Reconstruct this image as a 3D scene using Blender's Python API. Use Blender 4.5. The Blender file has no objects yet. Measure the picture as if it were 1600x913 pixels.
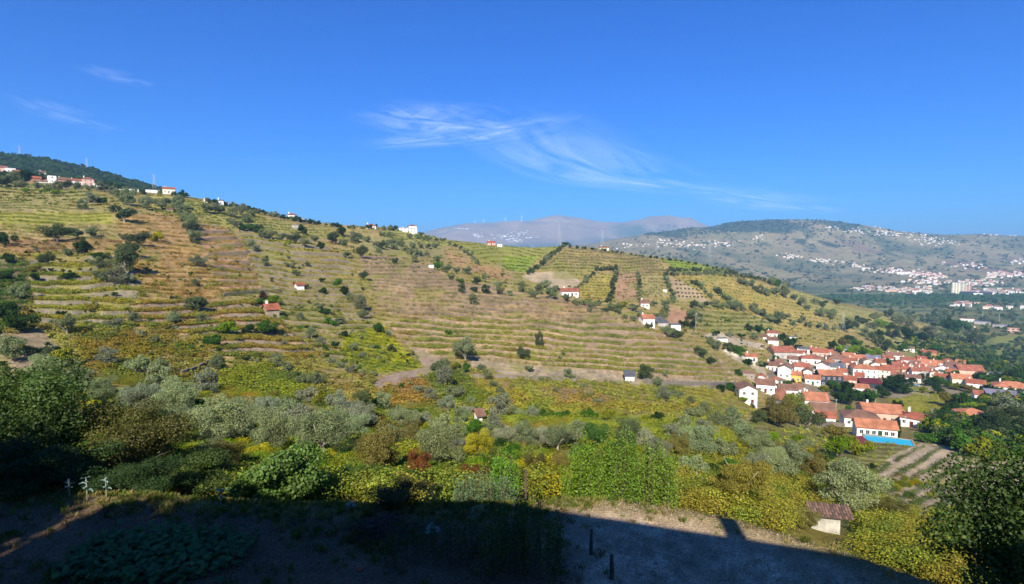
import bpy, math, random
import numpy as np
from mathutils import Vector, Matrix

random.seed(7)
RNG = np.random.default_rng(7)
sc = bpy.context.scene
COL = sc.collection
rad = math.radians

# ------------------------------------------------------------------ camera
FPX = 888.0                       # focal length in photo pixels (1600 wide)
PITCH = math.atan(56.5 / FPX)
cam_d = bpy.data.cameras.new("camera")
cam = bpy.data.objects.new("camera", cam_d)
COL.objects.link(cam)
cam_d.sensor_width = 36.0
cam_d.lens = 36.0 * FPX / 1600.0
cam_d.clip_start = 0.1
cam_d.clip_end = 60000
cam.location = (0, 0, 0)
cam.rotation_euler = (math.pi / 2 - PITCH, 0, 0)
sc.camera = cam

# ------------------------------------------------------------------ light
SUN_EL, SUN_AZ = 35.0, 187.8       # degrees; azimuth clockwise from +Y
sc.view_settings.view_transform = 'Standard'
sc.view_settings.look = 'None'
sc.view_settings.gamma = 1.0
sc.view_settings.exposure = 1.0
sc.view_settings.use_curve_mapping = False
w = bpy.data.worlds.new("World")
sc.world = w
w.use_nodes = True
nt = w.node_tree
for n in list(nt.nodes):
    nt.nodes.remove(n)
out = nt.nodes.new('ShaderNodeOutputWorld')
bg = nt.nodes.new('ShaderNodeBackground')
sky = nt.nodes.new('ShaderNodeTexSky')
sky.sky_type = 'NISHITA'
sky.sun_disc = False
sky.sun_elevation = rad(SUN_EL)
sky.sun_rotation = rad(SUN_AZ)
sky.altitude = 300
sky.air_density = 1.0
sky.dust_density = 0.25
sky.ozone_density = 3.0
hs = nt.nodes.new('ShaderNodeHueSaturation')
hs.inputs['Saturation'].default_value = 1.3
hs.inputs['Value'].default_value = 1.0
nt.links.new(sky.outputs[0], hs.inputs['Color'])
grade = nt.nodes.new('ShaderNodeVectorMath'); grade.operation = 'MULTIPLY'; grade.inputs[1].default_value = (.13, .5, 1.05)
nt.links.new(hs.outputs[0], grade.inputs[0])
nt.links.new(grade.outputs[0], bg.inputs['Color'])
nt.links.new(bg.outputs[0], out.inputs['Surface'])
bg.inputs['Strength'].default_value = 0.078

sd = bpy.data.lights.new("sun", 'SUN')
sd.energy = 4.9
sd.angle = rad(0.53)
sd.color = (1.0, 0.92, 0.78)
sun = bpy.data.objects.new("sun", sd)
COL.objects.link(sun)
az, el = rad(SUN_AZ), rad(SUN_EL)
SUNV = Vector((math.sin(az) * math.cos(el), math.cos(az) * math.cos(el), math.sin(el)))
sun.rotation_euler = SUNV.to_track_quat('Z', 'Y').to_euler()
sc.cycles.use_denoising = True
sc.cycles.max_bounces = 6
sc.cycles.diffuse_bounces = 3
sc.cycles.transparent_max_bounces = 12
sc.cycles.volume_bounces = 0
sc.cycles.caustics_reflective = False
sc.cycles.caustics_refractive = False

# ------------------------------------------------------------------ helpers
def lin(c):
    c = np.asarray(c, float)
    return np.where(c <= 0.04045, c / 12.92, ((c + 0.055) / 1.055) ** 2.4)

def hexc(h, k=0.72):
    h = h.lstrip('#')
    return lin([int(h[i:i + 2], 16) / 255 for i in (0, 2, 4)]) * k

def ray(px, py):
    xc = (np.asarray(px, float) - 800) / FPX
    yc = -(np.asarray(py, float) - 456.5) / FPX
    cp, sp = math.cos(PITCH), math.sin(PITCH)
    dy = cp + yc * sp
    dz = -sp + yc * cp
    return xc / dy, dz / dy          # x/y , z/y

def project(x, y, z):
    cp, sp = math.cos(PITCH), math.sin(PITCH)
    f = y * cp - z * sp
    u = y * sp + z * cp
    return 800 + FPX * x / f, 456.5 - FPX * u / f

def hash2(ix, iy, seed):
    h = (ix.astype(np.int64) * 374761393 + iy.astype(np.int64) * 668265263 + seed * 974634777) & 0xffffffff
    h = ((h ^ (h >> 13)) * 1274126177) & 0xffffffff
    h = (h ^ (h >> 16)) & 0xffffffff
    return h / 4294967295.0

def vnoise(x, y, seed=0):
    x = np.asarray(x, float); y = np.asarray(y, float)
    ix, iy = np.floor(x), np.floor(y)
    fx, fy = x - ix, y - iy
    fx = fx * fx * (3 - 2 * fx); fy = fy * fy * (3 - 2 * fy)
    a = hash2(ix, iy, seed); b = hash2(ix + 1, iy, seed)
    c = hash2(ix, iy + 1, seed); d = hash2(ix + 1, iy + 1, seed)
    return (a + (b - a) * fx) * (1 - fy) + (c + (d - c) * fx) * fy

def fbm(x, y, octv=4, seed=0):
    s = 0; a = 1.0; t = 0
    for i in range(octv):
        s = s + a * (vnoise(x * 2 ** i, y * 2 ** i, seed + i * 17) - 0.5)
        t += a; a *= 0.5
    return s / t * 2.0               # about -1..1

def pchip_slopes(xk, yk):
    """xk, yk shape (K, N) -> slopes (K, N)"""
    h = np.diff(xk, axis=0); d = np.diff(yk, axis=0) / h
    m = np.zeros_like(yk)
    w1 = 2 * h[1:] + h[:-1]; w2 = h[1:] + 2 * h[:-1]
    same = (d[:-1] * d[1:]) > 0
    dd0 = np.where(same, d[:-1], 1.0); dd1 = np.where(same, d[1:], 1.0)
    m[1:-1] = np.where(same, (w1 + w2) / (w1 / dd0 + w2 / dd1), 0.0)
    m[0] = d[0]; m[-1] = d[-1]
    return m

# ------------------------------------------------------------------ terrain
PXC = np.arange(-700, 2301, 4.0)      # photo-pixel columns
TC = (PXC - 800) / FPX                # x / y of every column
def row(nodes, key=1):
    a = np.array([n[0] for n in nodes], float); b = np.array([n[key] for n in nodes], float)
    v = np.interp(PXC, a, b)
    k = np.ones(9) / 9                # round off the corners
    return np.convolve(np.pad(v, 4, mode='edge'), k, mode='valid')
def zof(py, D):
    _, s = ray(800, py)
    return s * D

ROWS = []
def add_row(D, z):
    ROWS.append((np.broadcast_to(np.asarray(D, float), PXC.shape).copy(), np.broadcast_to(np.asarray(z, float), PXC.shape).copy()))
def add_px(nodes, D=None):
    py = row(nodes); d = row(nodes, 2) if D is None else np.full(PXC.shape, float(D))
    add_row(d, zof(py, d))

add_row(6.0, -10.0)
add_row(13.0, -10.0)
edge_py = row([(-700,765),(0,772),(200,778),(400,792),(600,795),(800,790),(905,783),(980,786),(1060,797),(1150,812),(1250,841),(1350,870),(1450,903),(1600,950),(1800,980),(2300,990)])
edge_D = -10.0 / ray(800, edge_py)[1]
add_row(edge_D, -10.0)
bank = row([(-700,-11.4),(700,-11.3),(900,-11.8),(1050,-12.6),(1200,-13.4),(1600,-14.2),(2300,-14)])
add_row(edge_D + 2.5, bank)
add_px([(-700,740),(0,725),(400,728),(800,738),(1000,754),(1165,790),(1295,828),(1450,852),(1600,862),(2300,900)], 38)
add_px([(-700,680),(0,650),(400,682),(600,690),(800,694),(1000,705),(1200,740),(1326,795),(1450,803),(1600,815),(2300,850)], 62)
add_px([(-700,600),(0,590),(400,628),(600,642),(800,655),(1000,657),(1100,665),(1200,690),(1300,730),(1400,755),(1600,775),(2300,800)], 92)
add_px([(-700,560,105),(0,548,110),(200,575,110),(400,595,115),(600,607,130),(700,610,135),(800,607,140),(1000,622,150),(1200,655,160),(1300,690,150),(1385,697,150),(1600,715,150),(2300,740,150)])
add_px([(-700,500,130),(0,500,135),(200,520,140),(400,545,150),(600,570,165),(800,577,180),(1000,597,190),(1100,605,210),(1200,625,260),(1300,645,250),(1400,655,240),(1600,660,240),(2300,690,240)])
add_px([(-700,440,165),(0,440,170),(200,450,180),(400,470,200),(600,505,215),(800,520,228),(1000,545,245),(1100,560,270),(1200,585,330),(1300,600,340),(1400,612,340),(1600,620,330),(2300,640,330)])
add_px([(-700,370,220),(0,375,225),(200,380,240),(400,410,270),(600,450,275),(800,465,300),(1000,497,310),(1100,520,350),(1200,540,420),(1300,555,440),(1400,570,450),(1600,588,450),(2300,600,450)])
add_px([(-700,310,300),(0,330,300),(200,335,320),(400,360,380),(600,400,380),(800,425,450),(1000,445,450),(1100,465,480),(1200,495,540),(1300,515,580),(1400,535,640),(1500,550,680),(1600,567,650),(2300,590,650)])
ridge_py = row([(-700,230),(-200,270),(0,293),(100,298),(200,300),(250,303),(300,310),(350,318),(400,330),(450,341),(500,350),(540,354),(600,356),(650,363),(700,376),(760,382),(830,387),(880,384),(930,388),(1000,399),(1060,406),(1100,413),(1150,426),(1200,439),(1300,471),(1351,481),(1420,499),(1485,517),(1540,536),(1600,549),(1800,562),(2300,570)])
ridge_D = row([(-700,330),(0,370),(200,420),(400,520),(600,600),(700,640),(800,680),(1000,620),(1200,700),(1400,880),(1600,880),(2300,860)])
zr = zof(ridge_py, ridge_D)
add_row(ridge_D, zr)
d12 = ridge_D * 1.2
z12 = zof(row([(-700,225),(0,284),(100,289),(200,298),(250,303),(2300,303)]), d12)
wl = np.clip((PXC - 240) / 90, 0, 1)
z12 = z12 * (1 - wl) + wl * np.maximum(zr - 0.05 * ridge_D, -140)
add_row(d12, z12)
z13 = zof(row([(-700,190),(-200,222),(0,247),(50,250),(100,259),(150,270),(200,285),(240,294),(270,301),(300,316),(350,345),(420,420),(700,499.5),(2300,499.5)]), np.full(PXC.shape, 1250.0))
z13 = np.maximum(z13, -140)
add_row(880.0 + 0 * PXC + np.maximum(d12 - 800, 0) * .9, z12 + (z13 - z12) * .42)
add_row(1250.0, z13)
add_row(2250.0, np.where(PXC < 900, -138.0, -138.0))
add_px([(-700,460),(700,430),(900,405),(1000,400),(1100,405),(1200,420),(1300,428),(1500,424),(1700,424),(2300,424)], 3000)
add_px([(-700,440),(700,415),(900,390),(1000,383),(1100,386),(1200,390),(1300,392),(1400,396),(1600,398),(2300,398)], 3700)
add_px([(-700,400),(800,395),(900,384),(940,377),(1000,367),(1050,361),(1100,357),(1130,351),(1170,344),(1200,342),(1240,344),(1290,347),(1350,353),(1400,361),(1470,366),(1530,364),(1600,369),(1800,372),(2300,372)], 4500)
add_row(5600.0, -60.0)
add_px([(-700,400),(2300,400)], 7300)
add_px([(-700,385),(600,378),(665,367),(740,364),(800,368),(900,374),(1000,378),(1100,384),(1600,398),(2300,400)], 8300)
add_px([(-700,385),(500,378),(640,370),(665,360),(700,352),(720,349),(745,349),(790,348),(830,342),(862,334),(890,340),(925,348),(955,353),(975,350),(1000,341),(1022,335),(1045,338),(1065,337),(1085,343),(1110,354),(1150,366),(1300,388),(2300,392)], 9500)
add_row(14000.0, -200.0)
add_row(40000.0, -200.0)
YK = np.log(np.array([r[0] for r in ROWS])); ZK = np.array([r[1] for r in ROWS])
MK = pchip_slopes(YK, ZK)

def H0(x, y):
    """smooth base height at world x, y (y > 6)"""
    x = np.asarray(x, float); y = np.asarray(y, float)
    t = x / y
    c = np.clip((t - TC[0]) / (TC[1] - TC[0]), 0, len(TC) - 1.001)
    i = c.astype(int); f = c - i
    ly = np.log(np.clip(y, 6.01, 39999))
    def ev(i):
        yk = YK[:, i]; zk = ZK[:, i]; mk = MK[:, i]
        k = np.clip((yk <= ly).sum(axis=0) - 1, 0, len(YK) - 2)
        def g(A, kk): return np.take_along_axis(A, kk[None], axis=0)[0]
        y0, y1 = g(yk, k), g(yk, k + 1); z0, z1 = g(zk, k), g(zk, k + 1)
        m0, m1 = g(mk, k), g(mk, k + 1)
        h = y1 - y0; u = (ly - y0) / h
        return ((1 + 2 * u) * (1 - u) ** 2 * z0 + u * (1 - u) ** 2 * h * m0 + u * u * (3 - 2 * u) * z1 + u * u * (u - 1) * h * m1)
    shp = t.shape
    i = i.ravel(); f = f.ravel(); ly = ly.ravel()
    r = ev(i) * (1 - f) + ev(i + 1) * f
    return r.reshape(shp)

def Hn(x, y):
    """base height plus natural unevenness"""
    z = H0(x, y)
    n = fbm(x / 55, y / 55, 4, 3) * 1.1 * np.clip((y - 40) / 90, 0, 1)
    n = n + fbm(x / 9, y / 9, 3, 5) * 0.22 * np.clip((y - 24) / 30, 0, 1)
    n = n + fbm(x / 400, y / 400, 5, 8) * np.clip((y - 1300) / 1500, 0, 1) * 26 * np.clip((y - 2200) / 900, 0, 1)
    far = np.clip((y - 6500) / 1500, 0, 1)
    rid = 1 - np.abs(fbm(x / 1500, y / 1500, 5, 21)) * 2
    rid2 = 1 - np.abs(fbm(x / 520 + 5, y / 700, 4, 27)) * 2
    n = n + far * (rid * 60 + rid2 * 34) - far * 56
    n = n + fbm(x / 2.2, y / 2.2, 3, 15) * 0.07 * np.clip((60 - y) / 20, 0, 1)
    return z + n

# ------------------------------------------------------------------ plots of land (outlines in photo pixels of the ground they cover)
# name, outline, soil, vine colour (or None), row spacing px, terrace step m, row angle deg, density, wall colour
W = '#8f8577'
PLOTS = [
 ("untended slopes", [(-700,300),(400,330),(700,378),(880,384),(1100,415),(1300,474),(1485,520),(1460,560),(1200,560),(1200,660),(600,640),(330,600),(120,570),(-700,560)], '#a08c52', '#a69e40', 6, .5, 4, .75, W),
 ("ravine", [(-700,560),(0,540),(120,570),(330,600),(600,640),(1180,660),(1300,700),(1460,690),(2300,700),(2300,1200),(-700,1200)], '#7a7238', '#8f9a38', 7, .3, 4, .38, W),
 ("right valley", [(1380,520),(1480,520),(2300,545),(2300,720),(1560,720),(1480,640),(1540,610),(1440,570)], '#68703a', None, 6, 0, 0, 0, W),
 ("upper left vineyard", [(-700,240),(60,294),(140,301),(200,318),(186,331),(-700,327)], '#9c9058', '#95943a', 5, .4, 0, 1, W),
 ("bright upper vineyard", [(-700,331),(175,333),(176,351),(-700,352)], '#a0993f', '#a6aa2a', 6, .5, 0, 1, W),
 ("pale upper vineyard", [(-700,356),(100,354),(178,353),(165,373),(60,377),(-700,373)], '#a8925e', '#a19a44', 5, .4, 0, .8, W),
 ("dry slope", [(-700,376),(180,374),(212,388),(100,396),(-700,402)], '#93774d', '#8c6c40', 5, 0, 0, .35, W),
 ("big ochre vineyard", [(188,340),(270,330),(300,372),(318,395),(330,430),(348,452),(340,472),(228,472),(198,455),(214,400),(186,374)], '#b8945e', '#b0903e', 6, .75, 2, .8, W),
 ("ochre terraces", [(302,348),(345,352),(375,375),(402,400),(424,424),(445,452),(350,462),(330,420),(314,380)], '#b4906a', '#b0943c', 11, 1.6, 2, .85, '#6e6353'),
 ("high ridge vineyard", [(215,302),(300,311),(370,328),(440,348),(500,357),(565,372),(480,374),(400,362),(300,345),(235,331)], '#9f9650', '#99953c', 4, .3, 3, 1, W),
 ("left terraces", [(45,400),(195,400),(225,450),(200,480),(205,514),(62,514),(50,460)], '#94884f', '#a8a030', 15, 2.0, -2, 1.3, '#857c70'),
 ("shady gardens", [(-700,402),(42,405),(48,470),(12,522),(-700,524)], '#75694a', '#55752c', 9, .9, -2, .8, '#6a6050'),
 ("olive yard", [(-700,524),(20,522),(60,515),(100,545),(130,570),(60,580),(-700,560)], '#9c8968', None, 8, .4, 0, 0, W),
 ("long ochre terraces", [(205,474),(400,470),(470,510),(520,560),(350,562),(280,522),(205,512)], '#b08f68', '#ac983a', 13, 1.5, -1, .95, '#8d8273'),
 ("middle left vineyard", [(110,522),(262,516),(300,540),(332,560),(290,572),(132,568)], '#98824f', '#a08d2e', 6, .5, -2, 1, '#938879'),
 ("lower left vineyard", [(125,574),(290,578),(312,600),(200,606),(118,590)], '#8c773e', '#8f8c2e', 6, .4, 0, .8, W),
 ("green vineyard under the wall", [(318,580),(420,571),(494,612),(430,632),(350,620)], '#6d6c2c', '#96992a', 5, .3, 6, 1, W),
 ("yellow scrubby vineyard", [(372,352),(470,368),(540,400),(574,470),(600,520),(655,578),(560,592),(505,562),(445,512),(404,440),(384,390)], '#9a8a50', '#aaa034', 8, .9, 3, .85, '#83796a'),
 ("bright yellow vineyard", [(536,522),(600,515),(662,578),(590,586),(540,562)], '#98952f', '#b3b020', 5, .4, 8, 1, W),
 ("brown terraces", [(560,398),(640,405),(720,440),(880,466),(960,485),(1010,500),(900,505),(760,492),(640,502),(592,482)], '#aa8e64', '#8f8a44', 6.5, 1.1, 3, .6, '#7c6d5c'),
 ("wide vine terraces", [(600,503),(640,503),(760,493),(900,506),(1012,503),(1080,540),(1165,582),(1150,599),(1000,590),(900,578),(740,560),(655,562)], '#b59a72', '#a09e38', 9, 1.2, 3.5, 1, '#8f7c66'),
 ("grey track", [(735,560),(830,571),(950,582),(1000,589),(1160,599),(1158,609),(1000,602),(900,594),(800,587),(728,574)], '#a8966f', None, 5, 1.2, 4, 0, '#8f8274'),
 ("yellow vineyard below the track", [(785,590),(900,594),(1000,604),(1158,609),(1192,650),(1120,662),(1060,650),(950,648),(800,648),(788,620)], '#96843e', '#a8a436', 5.5, .3, 12, .95, W),
 ("thin pinkish plot", [(840,607),(920,609),(962,632),(885,637)], '#a3805c', '#ab8e3e', 5, .2, 12, .5, W),
 ("dark green plot", [(665,587),(733,580),(792,627),(742,642),(690,622)], '#6a6a2e', '#828a2a', 5, .2, 6, 1, W),
 ("slanting yellow plot", [(727,580),(770,584),(832,627),(802,652),(762,642)], '#a38a44', '#afa234', 6, .15, 48, 1, W),
 ("orange brown plot", [(583,612),(592,592),(660,594),(702,640),(660,652),(592,642)], '#a27c50', '#b28f3a', 5.5, .3, 5, .9, W),
 ("earth path", [(636,543),(650,543),(702,568),(692,582),(605,603),(584,616),(574,608),(600,588),(664,574),(648,556)], '#a9937c', None, 6, 0, 0, 0, W),
 ("yellow strip", [(528,642),(700,648),(1100,658),(1172,676),(1152,702),(1040,692),(900,676),(700,676),(558,670)], '#8f8a2e', '#aaae34', 4.5, .2, 2, 1, W),
 ("orange patch", [(338,628),(402,618),(394,650),(318,662)], '#aa7836', '#bb8f2c', 5, 0, 0, 1, W),
 ("vines by the pole", [(826,738),(895,735),(905,786),(835,786)], '#9d8a38', '#b9a62a', 7, 0, 0, 1, W),
 ("vines below the terrace", [(1035,705),(1130,700),(1290,760),(1500,800),(2300,820),(2300,1200),(1500,1000),(1300,860),(1150,812),(1035,796)], '#7f7436', '#a09c36', 11, 0, 14, .72, W),
 ("vines behind the tall bushes", [(560,690),(700,690),(720,720),(560,728)], '#8c8434', '#a8a22c', 7, 0, 0, .9, W),
 ("ploughed slope", [(1366,738),(1392,712),(1440,692),(1520,690),(1700,690),(1700,800),(1500,806),(1400,795)], '#c2ab8a', '#5c6a36', 19.5, .25, -31, 1, W),
 ("yellow trellis plot", [(1212,672),(1300,664),(1304,700),(1216,698)], '#7f7c38', '#aaa83a', 7, .1, -52, 1, W),
 ("ridge plot by the white villa", [(600,357),(660,363),(712,379),(700,386),(600,372)], '#9f9a54', '#a3a042', 4, .2, 3, 1, W),
 ("olive rows plot", [(560,368),(600,372),(700,388),(692,402),(640,404),(560,392)], '#948a52', None, 4, .5, 3, 0, W),
 ("green ridge vineyard", [(700,378),(880,384),(850,400),(820,427),(780,416),(745,399)], '#92903c', '#a0a034', 5, .35, 2, 1, W),
 ("bright ridge corner", [(788,402),(838,400),(820,427),(790,421)], '#8a9a26', '#93a420', 4, .2, 2, 1, W),
 ("brown ridge slope", [(690,390),(745,410),(802,430),(790,440),(715,420)], '#ae8a5a', '#ab9350', 4, .4, 12, .4, W),
 ("high terraces", [(890,386),(1000,399),(1032,409),(1042,426),(960,428),(940,415),(900,432),(838,420)], '#9c8a56', '#969040', 5, .9, 1, 1, '#6d6448'),
 ("pale bare plot", [(830,426),(884,424),(908,440),(894,456),(850,449),(815,432)], '#bda884', None, 4, .2, 0, 0, W),
 ("yellow square plot", [(914,432),(963,429),(956,468),(903,463),(908,446)], '#a8984a', '#b1a43a', 4.5, .2, 0, 1, W),
 ("brown square plot", [(967,429),(996,429),(997,466),(960,469)], '#b18c66', '#a58a54', 4.5, .2, 0, .6, W),
 ("striped square plot", [(1002,429),(1040,429),(1052,466),(1004,463)], '#a5965e', '#9c9640', 5, .2, 0, .8, W),
 ("young olive grid", [(1045,431),(1112,464),(1108,472),(1058,473)], '#b69d78', None, 5, .2, 0, 0, W),
 ("lime green plot", [(1030,403),(1060,406),(1130,421),(1122,426),(1060,425)], '#82902e', '#909f2a', 4, .2, 4, 1, W),
 ("wide ochre slope", [(1060,430),(1150,431),(1187,441),(1242,470),(1345,540),(1290,547),(1200,522),(1120,482)], '#a6934c', '#ac9a3c', 5, .35, 8, 1, W),
 ("green terraces by the tracks", [(1084,485),(1150,487),(1205,502),(1222,527),(1150,521),(1084,513)], '#87803e', '#889036', 6, .6, 3, 1, '#b4a58a'),
 ("red earth plot", [(1044,479),(1080,488),(1076,507),(1044,510)], '#b48a68', None, 4, .2, 0, 0, W),
 ("pale lane", [(1092,526),(1122,517),(1150,528),(1200,540),(1192,547),(1120,533)], '#bfae90', None, 4, 0, 0, 0, W),
 ("pale lane", [(1125,548),(1150,550),(1195,575),(1205,600),(1195,602),(1180,578),(1140,558)], '#bfae90', None, 4, 0, 0, 0, W),
 ("far right slopes", [(1200,441),(1300,473),(1400,500),(1500,560),(1440,566),(1360,532),(1262,482)], '#979050', '#9d983e', 5, .4, 12, .9, W),
 ("village ground", [(1200,556),(1300,548),(1540,572),(1545,612),(1400,622),(1300,612),(1300,660),(1200,640)], '#90826a', None, 4, 0, 0, 0, W),
 ("yellow field below the village", [(1385,625),(1470,612),(1532,640),(1442,658)], '#97923a', '#a6a22e', 4, 0, 0, 1, W),
 ("pale lot", [(1394,596),(1452,602),(1452,620),(1402,608)], '#b5a58a', None, 4, 0, 0, 0, W),
]

def inpoly(px, py, poly):
    c = np.zeros(px.shape, bool)
    n = len(poly)
    for i in range(n):
        x0, y0 = poly[i]; x1, y1 = poly[(i + 1) % n]
        if y0 == y1: continue
        cond = ((y0 > py) != (y1 > py))
        c ^= cond & (px < (x1 - x0) * (py - y0) / (y1 - y0) + x0)
    return c

def rowcoord(p, px, py):
    """row number field of a plot (continuous) at photo pixels"""
    sp, ang = p[4], rad(p[6])
    wv = fbm(px / 130, py / 60, 2, 33) * 9.0 + fbm(px / 35, py / 25, 2, 39) * 2.2
    k = 0.25 if abs(p[6]) > 20 else 1.0
    return (py * math.cos(ang) - px * math.sin(ang) + wv * k) / sp

BASE_SOIL = hexc('#8a7e49')
def paint(px, py, y):
    """soil colour (N,3), terrace offset, plot index for ground points seen at photo pixels px, py"""
    n = px.size
    jx = px + fbm(px / 9, py / 9, 2, 51) * 1.6; jy = py + fbm(px / 9 + 40, py / 9, 2, 52) * 1.2
    col = np.tile(BASE_SOIL, (n, 1)); idx = np.full(n, -1); off = np.zeros(n)
    near = y < 1000
    for i, p in enumerate(PLOTS):
        m = inpoly(jx, jy, p[1]) & near
        if not m.any(): continue
        idx[m] = i
        col[m] = hexc(p[2])
    for i, p in enumerate(PLOTS):
        m = np.nonzero(idx == i)[0]
        if not m.size or p[5] <= 0: continue
        s = rowcoord(p, px[m], py[m])
        f = 1.0 - (s - np.floor(s))            # 0 at the near lip, 1 at the far foot of the next wall
        a = p[5]
        gate = np.clip(0.15 + 1.5 * vnoise(px[m] / 38, py[m] / 9, 61), 0, 1)
        o = np.where(f < 0.78, a * (0.5 - f / 0.78), a * (-0.5 + (f - 0.78) / 0.22))
        off[m] = o * gate
        wallm = (f > 0.74) & (gate > 0.45)
        wc = hexc(p[8])
        k = (0.8 if a > .8 else 0.3)
        mm = m[wallm]
        col[mm] = col[mm] * (1 - k) + wc * k
    # colour mottling: dry grass, soil, weeds
    g = fbm(px / 22, py / 10, 4, 71)[:, None]
    g2 = fbm(px / 5, py / 3, 2, 75)[:, None]
    col = col * (1.06 + 0.3 * g + 0.22 * g2)
    green = np.clip(fbm(px / 30 + 9, py / 12, 3, 77) * 1.6 - 0.22, 0, 0.6)[:, None]
    col = col * (1 - green) + green * hexc('#8f8e40')
    return np.clip(col, 0.005, 0.9), off, idx

# far land colours
def paint_far(x, y, z, px, py):
    n = x.size
    a = fbm(x / 260, y / 420, 4, 91); b = fbm(x / 90, y / 160, 4, 95)
    col = np.tile(hexc('#97895f', .78), (n, 1))
    def mix(m, c):
        nonlocal col
        m = np.clip(m, 0, 1)[:, None]
        col = col * (1 - m) + hexc(c, .62) * m
    mix((a - .05) * 3, '#75764a'); mix((b - .15) * 3, '#9b8a62'); mix((-b - .25) * 3, '#5b6440'); mix((-a - .3) * 4, '#9d7f63')
    # terraces on the far slopes show as thin contour lines
    fr = (z / 9.0 + b * .8); fr = fr - np.floor(fr)
    mix((fr > .8) * .35 * (z > -120), '#5d5f3e')
    floor = (z < -128) & (y < 2700)
    mix(floor * .85, '#747a48')
    fs = fbm(x / 300, y / 60, 3, 97)
    mix(floor * np.clip(fs * 3, 0, 1), '#8e8d4d'); mix(floor * np.clip(-fs * 3 - .4, 0, 1), '#58623a')
    for poly, c in [([(1005,352),(1072,350),(1070,371),(1045,372),(1005,366)], '#3d4a30'),
                    ([(1095,350),(1200,335),(1250,340),(1235,365),(1170,362),(1100,360)], '#38462d'),
                    ([(1280,344),(1345,346),(1340,362),(1295,356)], '#414e33'),
                    ([(1240,374),(1262,372),(1262,382),(1242,381)], '#3a4830'), ([(1277,374),(1312,384),(1308,391),(1280,380)], '#37452e'),
                    ([(1225,342),(1285,352),(1285,360),(1240,352)], '#a08a6a'), ([(1075,356),(1135,366),(1180,368),(1170,376),(1080,372)], '#8f855a')]:
        m = inpoly(px + fbm(px / 6, py / 6, 2, 5) * 4, py + fbm(px / 6, py / 4, 2, 6) * 2, poly) & (y > 2000)
        mix(m * .9, c)
    mt = np.clip((y - 6500) / 600, 0, 1)
    ma = fbm(x / 1100, y / 1400, 4, 101)
    colm = np.tile(hexc('#98816a', .8), (n, 1)) * (1 + .35 * fbm(x / 300, y / 500, 4, 103)[:, None])
    wood = np.clip((ma + .05) * 4 + np.clip((120 - z) / 160, -1, 1), 0, 1)[:, None]
    colm = colm * (1 - wood) + hexc('#5f6a50', .6) * wood
    pale = (np.clip(1 - np.abs(py - 344 - (px - 800) * .02 + fbm(px / 25, py / 9, 2, 7) * 3) / 3.0, 0, 1) * (px > 745) * (px < 900))[:, None] * .7
    colm = colm * (1 - pale) + hexc('#b9a68f', .8) * pale
    col = col * (1 - mt[:, None]) + colm * mt[:, None]
    return np.clip(col * (1 + .12 * fbm(x / 40, y / 60, 2, 8))[:, None], .005, .9)

def gridmesh(name, T, Y, kind, painter, mat):
    nT, nY = len(T), len(Y)
    tt, yy = np.meshgrid(T, Y)
    x = (tt * yy).ravel(); y = yy.ravel()
    z = Hn(x, y)
    px, py = project(x, y, z)
    if painter == 'near':
        col, off, idx = paint(px, py, y)
        off = off * np.clip((y - 30) / 30, 0, 1)
        z = z + off
        fade = np.clip((y - 900) / 300, 0, 1)[:, None]
        far = paint_far(x, y, z, px, py)
        # wooded hill on the left
        wood = ((px < 330) & (y > 560) & (z > 30))
        col = col * (1 - fade) + far * fade
        col[wood] = hexc('#4a5430', .6)
        # the terrace below the camera
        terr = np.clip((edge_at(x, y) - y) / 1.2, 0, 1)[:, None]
        tn = fbm(x / 1.6, y / 1.6, 4, 111)[:, None]
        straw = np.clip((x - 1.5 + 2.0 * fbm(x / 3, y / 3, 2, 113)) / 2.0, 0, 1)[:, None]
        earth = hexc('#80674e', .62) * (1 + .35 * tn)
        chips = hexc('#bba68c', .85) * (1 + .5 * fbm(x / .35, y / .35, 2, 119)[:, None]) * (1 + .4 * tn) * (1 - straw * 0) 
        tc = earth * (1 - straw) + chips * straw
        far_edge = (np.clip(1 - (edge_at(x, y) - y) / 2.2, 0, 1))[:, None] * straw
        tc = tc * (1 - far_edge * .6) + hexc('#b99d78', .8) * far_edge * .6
        gm = (np.clip(fbm(x / 2.5, y / 2.0, 3, 115) * 2.2, 0, 1) * (x < 2.5) * (x > -8) * (y > 18))[:, None]
        tc = tc * (1 - gm * .5) + hexc('#6b7440', .6) * gm * .5
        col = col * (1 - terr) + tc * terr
        bankm = (np.clip(1 - np.abs(y - edge_at(x, y) - 1.0) / 2.0, 0, 1))[:, None] * .7
        col = col * (1 - bankm) + hexc('#a58c5e', .7) * bankm
    else:
        col = paint_far(x, y, z, px, py)
    me = bpy.data.meshes.new(name)
    me.vertices.add(x.size)
    me.vertices.foreach_set('co', np.stack([x, y, z], 1).astype(np.float32).ravel())
    a = np.arange(nT * nY).reshape(nY, nT)
    q = np.stack([a[:-1, :-1], a[:-1, 1:], a[1:, 1:], a[1:, :-1]], -1).reshape(-1, 4)
    set_faces(me, q)
    at = me.attributes.new('soil', 'FLOAT_COLOR', 'POINT')
    at.data.foreach_set('color', np.concatenate([col, np.ones((col.shape[0], 1))], 1).astype(np.float32).ravel())
    me.materials.append(mat)
    me.polygons.foreach_set('use_smooth', np.ones(len(q), bool))
    o = bpy.data.objects.new(name, me); COL.objects.link(o)
    o['kind'] = kind
    return o

def edge_at(x, y):
    return np.interp(x / np.maximum(y, .1), TC, edge_D)

def set_faces(me, q):
    k = q.shape[1]; n = q.shape[0]
    me.loops.add(n * k)
    me.loops.foreach_set('vertex_index', q.astype(np.int32).ravel())
    me.polygons.add(n)
    me.polygons.foreach_set('loop_start', (np.arange(n) * k).astype(np.int32))
    me.update(calc_edges=True)

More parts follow.
